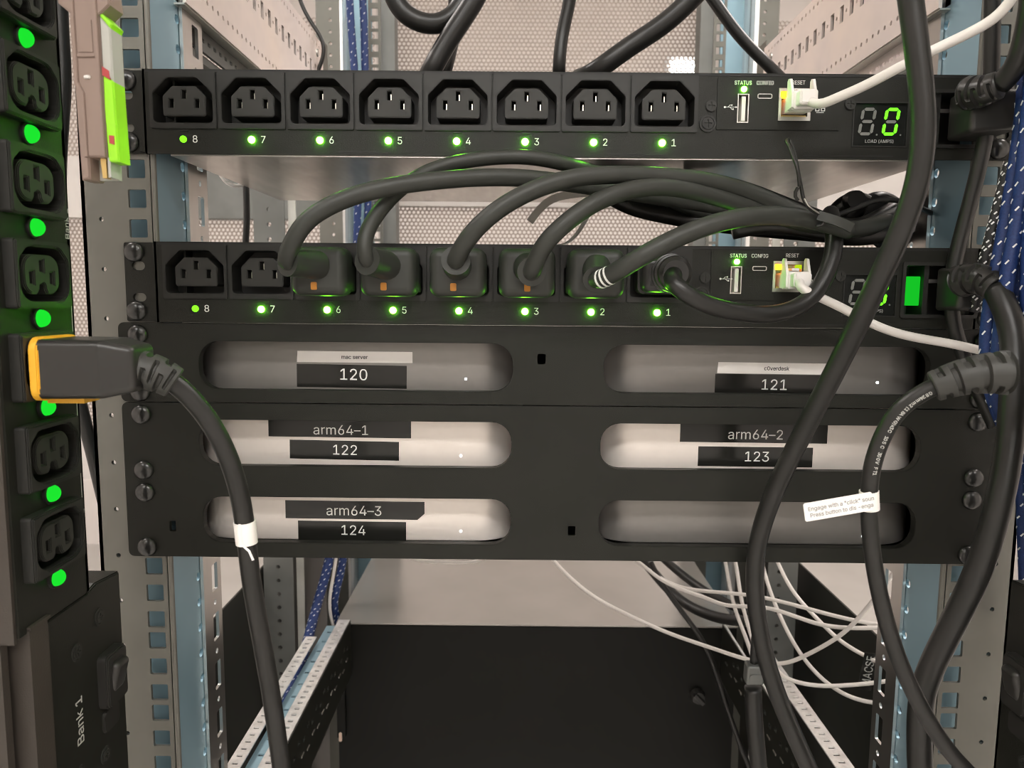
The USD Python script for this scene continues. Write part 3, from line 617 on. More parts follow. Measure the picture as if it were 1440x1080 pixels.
OUT = [53.3 - 36.07*k for k in range(8)]
def fitted_plug(k, label, tip, path, r=4.5, window=True, tail='', stripes=False):
    """Plug number k in the lower strip: block, collar and cord. tip, path: points in metres."""
    t = Thing('power_cable', label, 'power cable')
    x, zc = OUT[k-1], 161.2
    b = t.part('plug_body', xf(cat(rbox(29.5, 25.5, 21, 5, 4), xf(ext(CUT.buffer(-1.2), -14, 0), frame((1, 0, 0), (0, 1, 0), (0, 0, 1), (0, 0, -.003)))), front(x, -3-11.2, zc)), 'cord_matte', smooth=40)
    tip = np.array(tip); d0 = np.array(front(x, -22, zc+3)[:3, 3]); ax = tip - d0
    t.part('collar', cat(tube([d0, d0+ax*.55, tip - ax*.08], np.linspace(7.6, 6.8, len(spline([d0, d0+ax*.55, tip-ax*.08], .0025))), 20), skin(spline([tip - ax*.16, tip], .0008), 7.3, 20)), 'cord_matte', smooth=40)
    if window:
        w = t.part('indicator_window', xf(bevelled(rect(-1.6, 1.6, -2.2, 1.8, .7), 0, .9, .3), front(x - 3.0 + (1 if k > 3 else 3.2), -24.2, zc-7.4)), 'amber_window', smooth=False)
    pts = [tip - ax*.25, tip] + [np.array(p) for p in path]
    cm = t.part('cord', tube(pts, r, 16, .003), 'cord_matte', smooth=True)
    if stripes:
        c = spline(pts, .0005); L = int(.0068/.0005)
        t.part('printed_band', cat(*[skin(c[L+i*5:L+i*5+3], r+.15, 20) for i in range(3)]), 'print_white', smooth=False)
    t.done()

fitted_plug(6, 'cord plugged into outlet 6 of the lower strip, first from the left', (-0.1380, -0.0400, 1.1652),
    [(-0.1338, -0.0440, 1.1747), (-0.1245, -0.0440, 1.1864), (-0.1036, -0.0400, 1.1976), (-0.0765, -0.0340, 1.2045), (-0.0450, -0.0260, 1.2087), (-0.0197, -0.0200, 1.2094), (0.0144, -0.0080, 1.2074), (0.0545, 0.0040, 1.2037), (0.0980, 0.0060, 1.1971), (0.1359, 0.0020, 1.1886), (0.1647, 0.0100, 1.1880), (0.2012, 0.0400, 1.2000)])
fitted_plug(5, 'thin-looking cord plugged into outlet 5 of the lower strip, passing behind its neighbour', (-0.0984, -0.0400, 1.1662),
    [(-0.0994, -0.0400, 1.1746), (-0.0951, -0.0340, 1.1880), (-0.0824, -0.0220, 1.2047), (-0.0635, -0.0140, 1.2161), (-0.0383, -0.0120, 1.2210), (-0.0160, -0.0120, 1.2212), (0.0089, -0.0040, 1.2176), (0.0363, 0.0140, 1.2122), (0.0894, 0.0340, 1.1976), (0.1286, 0.0260, 1.1907), (0.1631, 0.0200, 1.1872)], r=3.9)
fitted_plug(4, 'cord plugged into outlet 4 of the lower strip, uppermost of the two middle arches', (-0.0544, -0.0400, 1.1666),
    [(-0.0491, -0.0460, 1.1752), (-0.0370, -0.0480, 1.1877), (-0.0200, -0.0460, 1.1985), (0.0008, -0.0420, 1.2060), (0.0222, -0.0360, 1.2091), (0.0482, -0.0280, 1.2098), (0.0754, -0.0200, 1.2084), (0.1031, -0.0140, 1.2018), (0.1286, -0.0120, 1.1917), (0.1520, -0.0060, 1.1865), (0.1888, 0.0240, 1.1934)])
fitted_plug(3, 'cord plugged into outlet 3 of the lower strip, lower of the two middle arches', (-0.0167, -0.0400, 1.1613),
    [(-0.0124, -0.0460, 1.1715), (-0.0020, -0.0480, 1.1833), (0.0119, -0.0440, 1.1936), (0.0291, -0.0380, 1.2010), (0.0498, -0.0300, 1.2043), (0.0756, -0.0200, 1.2016), (0.1041, -0.0120, 1.1951), (0.1344, -0.0020, 1.1889), (0.1637, 0.0120, 1.1866)])
fitted_plug(2, 'cord with a white printed band plugged into outlet 2 of the lower strip', (0.0165, -0.0340, 1.1579),
    [(0.0214, -0.0400, 1.1596), (0.0354, -0.0480, 1.1683), (0.0540, -0.0480, 1.1783), (0.0753, -0.0440, 1.1860), (0.1002, -0.0360, 1.1901), (0.1245, -0.0280, 1.1890), (0.1480, -0.0200, 1.1845)], r=4.7, stripes=True)
t = Thing('power_cable', 'cord with round ribbed plug in outlet 1, looping down and back up', 'power cable')
x, zc = OUT[0]+1, 161
t.part('plug_body', xf(cat(rbox(25, 18.5, 17, 4, 4), xf(ext(CORE.buffer(2.2), -14, 0), frame((1, 0, 0), (0, 1, 0), (0, 0, 1), (0, 0, -.001)))), front(x, -3-8, zc)), 'plug_gloss', smooth=40)
t.part('ribbed_boot', xf(lathe([(0, 0), (10.2, 0), (10.4, 3), (9.2, 3.4), (9.2, 5), (9.8, 5.4), (9.6, 8), (8.4, 8.4), (8.4, 10), (8.9, 10.4), (8.4, 13), (6.5, 14.6), (0, 14.8)], 28), front(x+2, -18, zc+.5)), 'plug_gloss', smooth=30)
t.part('cord', tube([front(x+2, -28, zc+.5)[:3, 3], (0.0540, -0.0400, 1.1564), (0.0597, -0.0420, 1.1511), (0.0727, -0.0400, 1.1453), (0.0899, -0.0360, 1.1418), (0.1074, -0.0320, 1.1415), (0.1237, -0.0280, 1.1474), (0.1348, -0.0240, 1.1602), (0.1409, -0.0180, 1.1751), (0.1435, -0.0100, 1.1861), (0.1488, 0.0080, 1.1962)], 4.5, 16), 'cord_rubber', smooth=True)
t.done()

# coil of spare cord behind the bundle
cord('cord_loop', 'black spare cord sagging lowest behind the bundled cords', 'cord', [(0.0243, 0.0600, 1.2170), (0.0419, 0.0520, 1.2050), (0.0622, 0.0440, 1.1984), (0.0838, 0.0360, 1.1937), (0.1094, 0.0300, 1.1901), (0.1370, 0.0260, 1.1875), (0.1633, 0.0300, 1.1864), (0.1929, 0.0500, 1.1904)], 4.8)
cord('cord_loop', 'black spare cord running just above the lowest loop behind the bundled cords', 'cord', [(0.0290, 0.0560, 1.2216), (0.0516, 0.0600, 1.2129), (0.0777, 0.0580, 1.2060), (0.1069, 0.0520, 1.1992), (0.1354, 0.0460, 1.1934), (0.1646, 0.0440, 1.1909), (0.1996, 0.0560, 1.1974)], 4.6)
cord('cord_loop', 'short black cord curving over the top of the bundle near the twist tie', 'cord', [(0.0721, 0.0340, 1.2178), (0.1001, 0.0300, 1.2134), (0.1239, 0.0260, 1.2047), (0.1480, 0.0240, 1.1954), (0.1695, 0.0260, 1.1910), (0.1931, 0.0380, 1.1997), (0.2057, 0.0500, 1.2053)], 4.6)
cord('cord_loop', 'black cord folded back under the bundle beside the reset port', 'cord', [(0.0946, 0.0060, 1.1855), (0.1114, 0.0040, 1.1885), (0.1321, 0.0020, 1.1870), (0.1573, 0.0060, 1.1829), (0.1805, 0.0140, 1.1853), (0.2022, 0.0300, 1.1900)], 4.4)
t = Thing('cord_coil', 'dark coil of bunched cord right of the twist tie, against the bright mesh', 'cord')
for k, (dx, dy, r) in enumerate(((0, 0, 16), (9, -4, 13), (20, 6, 15), (30, -2, 12))):
    c0 = np.array((0.1861, 0.0600, 1.1985)) + np.array([dx*.0009, k*.004, dy*.0004])
    t.part('turn', skin(np.array([c0 + r*mm*np.array([math.cos(a), .25*math.sin(2*a), math.sin(a)*.75]) for a in np.linspace(0, 2*math.pi, 40)]), 4.4, 12), 'cord_rubber', smooth=True)
t.part('end_knob', xf(lathe([(0, -5), (5.5, -5), (6, 0), (5.5, 5), (0, 5.2)], 18), frame((1, 0, 0), (0, 0, 1), (0, -1, 0), (0.1789, 0.0500, 1.2084))), 'cord_rubber', smooth=40)
t.part('loose_wrap', ribbon([(0.1841, 0.0460, 1.2005), (0.1983, 0.0480, 1.1932), (0.2070, 0.0500, 1.1867)], 26, 1.2), 'cord_rubber', smooth=40)
t.done()
solo('cable_strap', 'flat black strap end sticking out of the cord bundle', 'strap', ribbon([(0.1257, -0.0340, 1.1905), (0.1356, -0.0360, 1.1872), (0.1421, -0.0360, 1.1842)], 4.6, 1.6, ref=(.3,0,1)), 'cord_matte')
cord('thin_cable', 'thin black cable rising over the coil towards the right', 'cable', [(0.1428, 0.0100, 1.1917), (0.1580, 0.0140, 1.1969), (0.1685, 0.0160, 1.2011), (0.1812, 0.0180, 1.2050), (0.1963, 0.0200, 1.2037), (0.2213, 0.0400, 1.2001)], 1.5, seg=10)
t = Thing('twist_tie', 'black twist tie hanging from the upper strip round the cord bundle', 'twist tie')
t.part('wire', tube([(0.1136, -0.0400, 1.2038), (0.1118, -0.0420, 1.2109), (0.1101, -0.0400, 1.2173), (0.1098, -0.0340, 1.2238), (0.1104, -0.0280, 1.2277), (0.1128, -0.0250, 1.2287), (0.1138, -0.0280, 1.2236), (0.1137, -0.0340, 1.2163), (0.1145, -0.0380, 1.2064), (0.1158, -0.0380, 1.2013), (0.1171, -0.0380, 1.1972), (0.1219, -0.0360, 1.1927), (0.1263, -0.0340, 1.1908), (0.1286, -0.0340, 1.1881), (0.1284, -0.0340, 1.1860), (0.1252, -0.0340, 1.1852)], .9, 8, .0015), 'cord_rubber', smooth=True)
t.part('end_tab', ribbon([(0.1129, -0.0400, 1.2031), (0.1117, -0.0400, 1.1997), (0.1136, -0.0390, 1.1971)], [1.5]+[4.2]*0 or 4.0, 1.0), 'cord_rubber')
t.part('highlight_core', tube([(0.1165, -0.0395, 1.1980), (0.1189, -0.0390, 1.1947), (0.1215, -0.0380, 1.1931), (0.1255, -0.0360, 1.1913)], .45, 6, .0015), 'steel', smooth=True)
t.done()
t = Thing('plastic_strip', 'crumpled clear plastic strip hanging between the two power strips', 'plastic strip')
t.part('strip', ribbon([(-0.0366, 0.0700, 1.2310), (-0.0166, 0.0660, 1.2323), (0.0032, 0.0620, 1.2266), (0.0241, 0.0580, 1.2142), (0.0232, 0.0560, 1.2066), (0.0172, 0.0540, 1.1948), (0.0077, 0.0520, 1.1826), (-0.0001, 0.0520, 1.1804)], 8, .5, ref=(.3, -.6, .6)), 'clear_film', smooth=50)
t.part('loose_end', ribbon([(0.0242, 0.0580, 1.2133), (0.0078, 0.0620, 1.2120), (-0.0052, 0.0640, 1.2078), (-0.0162, 0.0660, 1.1957)], 5, .4, ref=(.2, -.5, .8)), 'clear_film', smooth=50)
t.done()

# ---------------------------------------------------------------- network leads
def network_lead(label, jack, path, tilt=0.):
    t = Thing('network_lead', label, 'network cable')
    A = front(*jack)
    p = t.part('plug', xf(cat(bevelled(rect(-5.8, 5.8, -4.2, 3.9, .6), -10, 6, .5)), A), 'white_plastic', smooth=False)
    t.part('latch', xf(cat(ext(rect(-3, 3, 3.9, 5.2), -8, 4), ext(rect(-2, 2, 5, 6.4), 0, 7)), A), 'white_plastic', p, False)
    bt = t.part('boot', xf(cat(*[bevelled(rect(-6.4+.3*k, 6.4-.3*k, -4.8, 4.3, 1), 5+2.0*k, 6.7+2.0*k, .4) for k in range(4)], bevelled(rect(-4.6, 4.6, -4.0, 3.6, 1.4), 5, 19, 1.0)), A), 'white_plastic', smooth=False)
    for s in (-1, 1):
        w = Polygon([(0, -4), (8, -4), (8, 3), (4.2, 11.2), (2.0, 11.6), (.6, 10.6)]).buffer(-.5).buffer(.5)
        B = A @ frame((0, 0, 1), (0, 1, 0), (-1, 0, 0), ((s*5.9+.65)*mm, 0, 4*mm)); t.part('boot_wing', xf(ext(w, 0, 1.3), B), 'white_plastic', bt, False)
    t.part('cable', tube([A[:3, 3] + [0, -.014, 0]] + [np.array(p) for p in path], 2.35, 14), 'white_cable', smooth=True); t.done()
network_lead('white network lead in the upper strip, running up to the top right corner', (122.6, -4, 223.4+27.4),
    [(0.1265, -0.0260, 1.2462), (0.1325, -0.0320, 1.2475), (0.1432, -0.0380, 1.2518), (0.1550, -0.0460, 1.2578), (0.1681, -0.0520, 1.2642), (0.1806, -0.0580, 1.2699), (0.1894, -0.0640, 1.2756), (0.1931, -0.0700, 1.2831), (0.1955, -0.0800, 1.2994), (0.1934, -0.0900, 1.3385), (0.1896, -0.0900, 1.4011)])
network_lead('white network lead in the lower strip, running down to the right behind the big cord', (124.2, -4, 133.35+25.6),
    [(0.1219, -0.0280, 1.1546), (0.1309, -0.0260, 1.1504), (0.1476, -0.0220, 1.1435), (0.1686, -0.0180, 1.1343), (0.1887, -0.0160, 1.1291), (0.2078, -0.0160, 1.1259), (0.2238, -0.0180, 1.1224), (0.2345, -0.0220, 1.1205)])

# ---------------------------------------------------------------- heavy cords in front
def inlet_plug(label, z, path, r, start, base=(213, 24)):
    t = Thing('power_cable', label, 'power cable')
    A = front(base[0], -4, z)
    t.part('plug_body', xf(hullof([(-7, -9.5, 0, 2), (-7, 9.5, 0, 2), (9, -9.5, 0, 2), (9, 9.5, 0, 2), (-6, -8.5, 17, 2.5), (-6, 8.5, 17, 2.5), (12, -7, 20, 3), (12, 7, 20, 3)]), A), 'plug_gloss', smooth=40)
    c = [np.array(p) for p in path]
    t.part('boot', boot_mesh([np.array(start)] + c[:2], 8.6, 6.6, 3, 1.4), 'plug_gloss', smooth=40)
    t.part('cord', tube(c[1:], r, 18), 'cord_rubber', smooth=True); t.done()
inlet_plug('black power cord from the right end of the upper strip, curling up', 223.4+21, [(0.2055, -0.0310, 1.2520), (0.2093, -0.0370, 1.2532), (0.2112, -0.0440, 1.2588), (0.2112, -0.0500, 1.2686), (0.2094, -0.0560, 1.2822), (0.2062, -0.0600, 1.2960), (0.1972, -0.0660, 1.3405), (0.1881, -0.0660, 1.4191)], 5.2, (0.2030, -0.0220, 1.2529))
inlet_plug('thick black power cord hanging from the right end of the lower strip', 133.35+21.5, [(0.2086, -0.0330, 1.1599), (0.2120, -0.0420, 1.1549), (0.2134, -0.0480, 1.1459), (0.2144, -0.0540, 1.1331), (0.2116, -0.0620, 1.1133), (0.2082, -0.0680, 1.0836), (0.2027, -0.0720, 1.0538), (0.1976, -0.0700, 1.0237), (0.1910, -0.0660, 0.9973), (0.1845, -0.0620, 0.9735), (0.1806, -0.0600, 0.9539), (0.1803, -0.0600, 0.9331), (0.1837, -0.0600, 0.8987), (0.1919, -0.0600, 0.8278), (0.2013, -0.0600, 0.7199)], 6.0, (0.2057, -0.0220, 1.1587))
cord('power_cable', 'large black power cord crossing the whole picture in front of the displays', 'power cable',
     [(0.1004, -0.0900, 1.4108), (0.1200, -0.0940, 1.3358), (0.1313, -0.0960, 1.2866), (0.1360, -0.0960, 1.2647), (0.1409, -0.0960, 1.2396), (0.1441, -0.0950, 1.2171), (0.1436, -0.0920, 1.1944), (0.1396, -0.0860, 1.1725), (0.1347, -0.0780, 1.1510), (0.1286, -0.0620, 1.1193), (0.1173, -0.0420, 1.0742), (0.1105, -0.0260, 1.0383), (0.1083, -0.0160, 1.0054), (0.1119, -0.0140, 0.9720), (0.1215, -0.0140, 0.9367), (0.1378, -0.0140, 0.8987), (0.1528, -0.0140, 0.8665), (0.1747, -0.0140, 0.8048), (0.1939, -0.0140, 0.6940)], 4.9, group=None, seg=18)
cord('power_cable', 'black cord running down along the grey side wall of the right front post', 'power cable', [(0.2043, -0.0140, 1.4520), (0.2113, -0.0140, 1.3681), (0.2152, -0.0140, 1.3144), (0.2173, -0.0140, 1.2835), (0.2187, -0.0140, 1.2519), (0.2174, -0.0120, 1.2219), (0.2120, -0.0090, 1.1837), (0.2087, -0.0090, 1.1575), (0.2127, -0.0100, 1.1309), (0.2227, -0.0140, 1.1045), (0.2301, -0.0220, 1.0828)], 3.9)

def side_plug(label, s, x_face, py0, ring, tag):
    pass
# left plug with yellow rim
t = Thing('power_cable', 'black power cord with a yellow-rimmed plug in the left upright strip', 'power cable')
A = frame((0, 1, 0), (0, 0, 1), (1, 0, 0), (-.2095, -.1195, (-0.2138, -0.1190, 1.1196)[2]))     # n points to the right, out of the outlet
t.part('rim', xf(cat(bevelled(rect(-15.0, 15.0, -12.4, 12.4, 5), 0, 3.4, .8), ext(rect(-5.5, 6, -14.0, -12), .5, 15)), A), 'yellow_plastic', smooth=35)
t.part('plug_body', xf(hullof([(a*11.2, b*8.6, n, 3) for a in (-1, 1) for b in (-1, 1) for n in (2.5,)] + [(a*10.2, b*8.4, 25, 3) for a in (-1, 1) for b in (-1, 1)] + [(a*7.0, b*6.4, 34, 3) for a in (-1, 1) for b in (-1, 1)], 20), A), 'plug_gloss', smooth=45)
bp = [A[:3, 3] + A[:3, 2]*.033, (-0.1768, -0.1190, 1.1191), (-0.1702, -0.1180, 1.1173), (-0.1624, -0.1160, 1.1129)]
t.part('boot', boot_mesh(bp, 8.4, 6.6, 3, 1.7), 'boot_rubber', smooth=35)
lp = [(-0.1658, -0.1170, 1.1153), (-0.1617, -0.1150, 1.1116), (-0.1535, -0.1120, 1.1010), (-0.1454, -0.1100, 1.0846), (-0.1405, -0.1080, 1.0650), (-0.1390, -0.1060, 1.0458), (-0.1379, -0.1040, 1.0245), (-0.1355, -0.1020, 1.0011), (-0.1325, -0.1000, 0.9737), (-0.1301, -0.0980, 0.9455), (-0.1281, -0.0980, 0.9213), (-0.1262, -0.0980, 0.8647), (-0.1273, -0.0980, 0.7603)]
t.part('cord', tube(lp, 4.1, 16), 'cord_rubber', smooth=True)
sl = [(-0.1393, -0.1065, 1.0528), (-0.1388, -0.1060, 1.0430)]
tg = t.part('tag', cat(skin(spline(sl, .001), 4.55, 20), ribbon([(-0.1398, -0.1110, 1.0529), (-0.1392, -0.1110, 1.0440), (-0.1362, -0.1110, 1.0413), (-0.1347, -0.1105, 1.0371)], [1.0]+[2.2]*0 or 2.6, .25, ref=(1, 0, 0))), 'paper_white', smooth=35, label='white paper tag wrapped round the cord')
t.done()
# right plug
t = Thing('power_cable', 'black power cord with printed jacket and long white tag at the right edge', 'power cable')
A = frame((0, -1, 0), (0, 0, 1), (-1, 0, 0), (.2095, -.1195, (0.1783, -0.1190, 1.1209)[2]))
t.part('rim', xf(bevelled(rect(-15.0, 15.0, -12.4, 12.4, 5), 0, 3.4, .8), A), 'yellow_plastic', smooth=35)
t.part('plug_body', xf(hullof([(a*11.2, b*8.6, 2.5, 3) for a in (-1, 1) for b in (-1, 1)] + [(a*10.2, b*8.6, 14, 3) for a in (-1, 1) for b in (-1, 1)] + [(a*8.0, b*7.4, 22, 3) for a in (-1, 1) for b in (-1, 1)], 20), A), 'plug_gloss', smooth=45)
bp = [(0.1721, -0.1190, 1.1205), (0.1642, -0.1180, 1.1201), (0.1553, -0.1160, 1.1181), (0.1458, -0.1130, 1.1139)]
t.part('boot', boot_mesh(bp, 9.0, 6.2, 3, 1.9), 'boot_rubber', smooth=35)
rp = [(0.1497, -0.1140, 1.1155), (0.1447, -0.1120, 1.1126), (0.1362, -0.1090, 1.1050), (0.1302, -0.1060, 1.0925), (0.1273, -0.1040, 1.0774), (0.1280, -0.1020, 1.0614), (0.1308, -0.1010, 1.0422), (0.1369, -0.0990, 1.0190), (0.1444, -0.0980, 0.9973), (0.1531, -0.0970, 0.9786), (0.1631, -0.0960, 0.9613), (0.1759, -0.0960, 0.9436), (0.1917, -0.0960, 0.9272), (0.2122, -0.0960, 0.8959), (0.2283, -0.0960, 0.8235), (0.2383, -0.0960, 0.7476)]
t.part('cord', tube(rp, 3.6, 16), 'cord_rubber', smooth=True)
t.part('lettering', cord_text(rp, 3.6, '0.824mm2 (18AWG)x3C  105 C  300V  FT1', 1.4, 6.0, bold=True, roll=-.15), 'white_print_dim', smooth=False)
tg = t.part('tag', skin(spline([(0.1273, -0.1026, 1.0678), (0.1284, -0.1020, 1.0595)], .001), 4.0, 20), 'paper_white', smooth=35, label='long white paper tag folded round the cord')
o, ex, ey = np.array((0.0973, -0.1080, 1.0633)), np.array((0.1253, -0.1070, 1.0683)), np.array((0.1004, -0.1080, 1.0557))
ux = ex - o; W = np.linalg.norm(ux)/mm; ux /= np.linalg.norm(ux); n_ = np.cross(ux, np.cross((0, -1., 0), ux)); n_ = np.array([0, -1., 0]) - ux*(np.array([0, -1., 0]) @ ux); n_ /= np.linalg.norm(n_); vy = np.cross(n_, ux)
Hh = abs((ey - o) @ vy)/mm
F2 = frame(ux, vy, n_, o)
t.part('tag_flag', xf(ext(rect(0, W+1.0, -Hh, 0, .9), 0, .25), F2), 'paper_white', tg, False)
t.part('lettering', xf(cat(text('Engage with a "click" soun', 1.65, W*.56, -Hh*.35, .25, .05, bold=True), text('Press button to dis -enga', 1.65, W*.56, -Hh*.70, .25, .05, bold=True)), F2), 'ink_grey', tg, False)
t.done()

# ---------------------------------------------------------------- braided blue cables
def braided(label, pts, r=3.6, mat_='blue_braid', group=None, n=4, step=.0075, seed=1, dash=2.4):
    t = Thing('braided_cable', label, 'cable', group)
    c = spline(pts, .001); tt, a, b = frames(c)
    j = t.part('sleeve', skin(c[::2], r, 14), mat_, smooth=True)
    L = (len(c)-1)*.001; out = []
    cell = trimesh.creation.box((1, 1, 1))
    for q in range(int(L/step)):
        for m in range(n):
            s = (q + (m % 2)*.5 + .1*math.sin(q*2.3+m))*step; k = min(len(c)-1, int(s/.001)); th = 2*math.pi*(m/n) + q*.55
            nn = math.cos(th)*a[k] + math.sin(th)*b[k]; sd = np.cross(tt[k], nn); dirn = tt[k]*.80 + sd*.60; w = np.cross(nn, dirn)
            out.append(xf(cell, frame(dirn*dash*mm, w*.75*mm, nn*.3*mm, c[k] + nn*(r-.02)*mm)))
    t.part('tracer_thread', cat(*out), 'tracer_white', j, False, kind='stuff'); t.done()
braided('blue braided cable with white flecks, innermost of the bunch at the right edge', [(0.2150, -0.0300, 1.4281), (0.2227, -0.0320, 1.3138), (0.2233, -0.0340, 1.2369), (0.2213, -0.0340, 1.2061), (0.2169, -0.0360, 1.1747), (0.2126, -0.0380, 1.1465), (0.2125, -0.0380, 1.1251), (0.2154, -0.0380, 1.1072), (0.2221, -0.0360, 1.0924), (0.2290, -0.0300, 1.0856)])
braided('blue braided cable with white flecks, second of the bunch at the right edge', [(0.2103, -0.0440, 1.4182), (0.2191, -0.0440, 1.3088), (0.2199, -0.0440, 1.2281), (0.2189, -0.0440, 1.1912), (0.2150, -0.0460, 1.1638), (0.2138, -0.0460, 1.1396), (0.2134, -0.0460, 1.1187), (0.2170, -0.0420, 1.1005), (0.2245, -0.0360, 1.0895)])
braided('blue braided cable with white flecks, hanging straight at the right edge', [(0.2167, -0.0400, 1.4211), (0.2257, -0.0400, 1.3105), (0.2255, -0.0400, 1.2256), (0.2245, -0.0400, 1.1917), (0.2244, -0.0400, 1.1641), (0.2257, -0.0400, 1.1396), (0.2281, -0.0400, 1.1147), (0.2316, -0.0400, 1.0858), (0.2435, -0.0300, 1.0388), (0.2587, -0.0200, 0.9640)])
braided('blue braided cable with white flecks, outermost at the right edge', [(0.2129, -0.0500, 1.4140), (0.2218, -0.0500, 1.3063), (0.2221, -0.0500, 1.2105), (0.2216, -0.0500, 1.1772), (0.2231, -0.0500, 1.1467), (0.2272, -0.0500, 1.1016), (0.2425, -0.0360, 1.0481), (0.2590, -0.0240, 0.9659)])
braided('black braided cable with white flecks beside the blue ones', [(0.2228, -0.0280, 1.2175), (0.2188, -0.0280, 1.1964), (0.2153, -0.0280, 1.1769), (0.2135, -0.0260, 1.1590), (0.2142, -0.0220, 1.1426)], 2.8, 'black_braid', None, 6, .0034, dash=1.7)
braided('blue braided cable at the back left, nearer the outer plate', [(-0.2317, 0.5600, 1.5405), (-0.2292, 0.5600, 1.4743), (-0.2249, 0.5600, 1.4071), (-0.2227, 0.5600, 1.3128), (-0.2257, 0.5600, 1.2252), (-0.2287, 0.5600, 1.1448)], 4.6, 'blue_braid', None, 4, .010, dash=2.4)
braided('blue braided cable at the back left, nearer the square-hole post', [(-0.2172, 0.5660, 1.5430), (-0.2146, 0.5660, 1.4764), (-0.2137, 0.5660, 1.4087), (-0.2114, 0.5660, 1.3139), (-0.2143, 0.5660, 1.2258), (-0.2172, 0.5660, 1.1449)], 4.6, 'blue_braid', None, 4, .010, dash=2.4)
braided('blue braided cable sloping down to the lower left shelf rail', [(-0.2296, 0.4300, 0.9028), (-0.2347, 0.4200, 0.8475), (-0.2408, 0.3900, 0.8093), (-0.2375, 0.3300, 0.7885), (-0.2335, 0.2600, 0.7762), (-0.2310, 0.2250, 0.7716)], 5.2, 'blue_braid', None, 5, .007, dash=2.4)
braided('blue braided cable curving behind the white lead at the lower left', [(-0.2172, 0.4400, 0.9000), (-0.2226, 0.4300, 0.8356), (-0.2291, 0.4200, 0.7970), (-0.2246, 0.4200, 0.7758)], 4.4, 'blue_braid', None, 5, .007, dash=2.4)
cord('white_lead', 'thin white lead among the blue cables at the lower left', 'cable', [(-0.2162, 0.4000, 0.9115), (-0.2209, 0.3960, 0.8561), (-0.2269, 0.3920, 0.8168), (-0.2253, 0.3900, 0.7931), (-0.2174, 0.3880, 0.7694)], 1.7, 'white_cable', seg=10)

# ---------------------------------------------------------------- cords above the upper strip
cord('power_cable', 'black cord hanging in a short loop at the top, behind the upper strip', 'power cable', [(-0.1095, 0.0700, 1.4968), (-0.1081, 0.0700, 1.3947), (-0.1047, 0.0700, 1.3458), (-0.1001, 0.0700, 1.3293), (-0.0923, 0.0700, 1.3201), (-0.0809, 0.0700, 1.3156), (-0.0706, 0.0720, 1.3176), (-0.0611, 0.0740, 1.3268), (-0.0586, 0.0760, 1.3443), (-0.0552, 0.0760, 1.3980), (-0.0520, 0.0760, 1.5013)], 6.0)
cord('power_cable', 'thick black cord coming down left of centre onto the upper strip', 'power cable', [(-0.0290, 0.0620, 1.4916), (-0.0349, 0.0620, 1.3912), (-0.0440, 0.0620, 1.3430), (-0.0525, 0.0620, 1.3246), (-0.0628, 0.0620, 1.3093), (-0.0723, 0.0620, 1.2944), (-0.0786, 0.0640, 1.2841), (-0.0833, 0.0900, 1.2877)], 6.2)
cord('power_cable', 'second black cord just right of the thick one, ending on the upper strip', 'power cable', [(-0.0711, 0.1000, 1.5181), (-0.0685, 0.1000, 1.4099), (-0.0657, 0.1000, 1.3580), (-0.0653, 0.1000, 1.3316), (-0.0682, 0.0960, 1.3126), (-0.0725, 0.0920, 1.2936), (-0.0761, 0.1100, 1.2932)], 5.2)
cord('power_cable', 'straight black cord coming down in the middle onto the upper strip', 'power cable', [(0.0169, 0.0800, 1.5045), (0.0129, 0.0800, 1.4004), (0.0094, 0.0800, 1.3506), (0.0067, 0.0800, 1.3294), (0.0029, 0.0800, 1.3102), (0.0015, 0.0800, 1.2908), (0.0035, 0.1000, 1.2911)], 4.1)
cord('power_cable', 'thick black cord slanting down from upper right onto the upper strip', 'power cable', [(0.1187, 0.0500, 1.4839), (0.1090, 0.0500, 1.3938), (0.0921, 0.0500, 1.3431), (0.0827, 0.0520, 1.3299), (0.0631, 0.0560, 1.3123), (0.0428, 0.0600, 1.2996), (0.0241, 0.0640, 1.2873), (0.0153, 0.0900, 1.2893)], 6.0)
cord('power_cable', 'black cord slanting down to the right beside the slotted rail', 'power cable', [(0.0713, 0.1500, 1.5541), (0.0829, 0.1500, 1.4357), (0.0992, 0.1500, 1.3815), (0.1141, 0.1500, 1.3600), (0.1328, 0.1500, 1.3369), (0.1530, 0.1500, 1.3175), (0.1658, 0.1500, 1.3058)], 4.2)
cord('thin_cable', 'thin black cable hanging at the rear end of the left slotted rail', 'cable', [(-0.2413, 0.3300, 1.5721), (-0.2369, 0.3300, 1.4862), (-0.2326, 0.3300, 1.4424), (-0.2278, 0.3300, 1.4203), (-0.2175, 0.3300, 1.4012), (-0.2097, 0.3300, 1.3885), (-0.2080, 0.3300, 1.3757), (-0.2136, 0.3300, 1.3595), (-0.2215, 0.3300, 1.3399)], 1.9, seg=10)
solo('flat_strap', 'flat black strap slanting down behind the left front post', 'strap', ribbon([(-0.2465, 0.1100, 1.3563), (-0.2444, 0.1100, 1.3248), (-0.2417, 0.1100, 1.2975), (-0.2390, 0.1100, 1.2791)], 5, 1.2, ref=(1, 0, 0)), 'cord_rubber')
cord('thin_cable', 'black cable hanging below the upper strip on the left', 'cable', [(-0.2393, 0.2000, 1.2604), (-0.2401, 0.2000, 1.2345), (-0.2404, 0.2000, 1.2078), (-0.2422, 0.2000, 1.1853), (-0.2436, 0.2000, 1.1569)], 2.6, seg=10)
cord('thin_cable', 'pale thin cable looping under the upper strip on the left', 'cable', [(-0.2438, 0.1500, 1.2412), (-0.2394, 0.1500, 1.2326), (-0.2330, 0.1520, 1.2283), (-0.2254, 0.1560, 1.2305), (-0.2177, 0.1600, 1.2353)], 1.3, 'white_cable', seg=10)
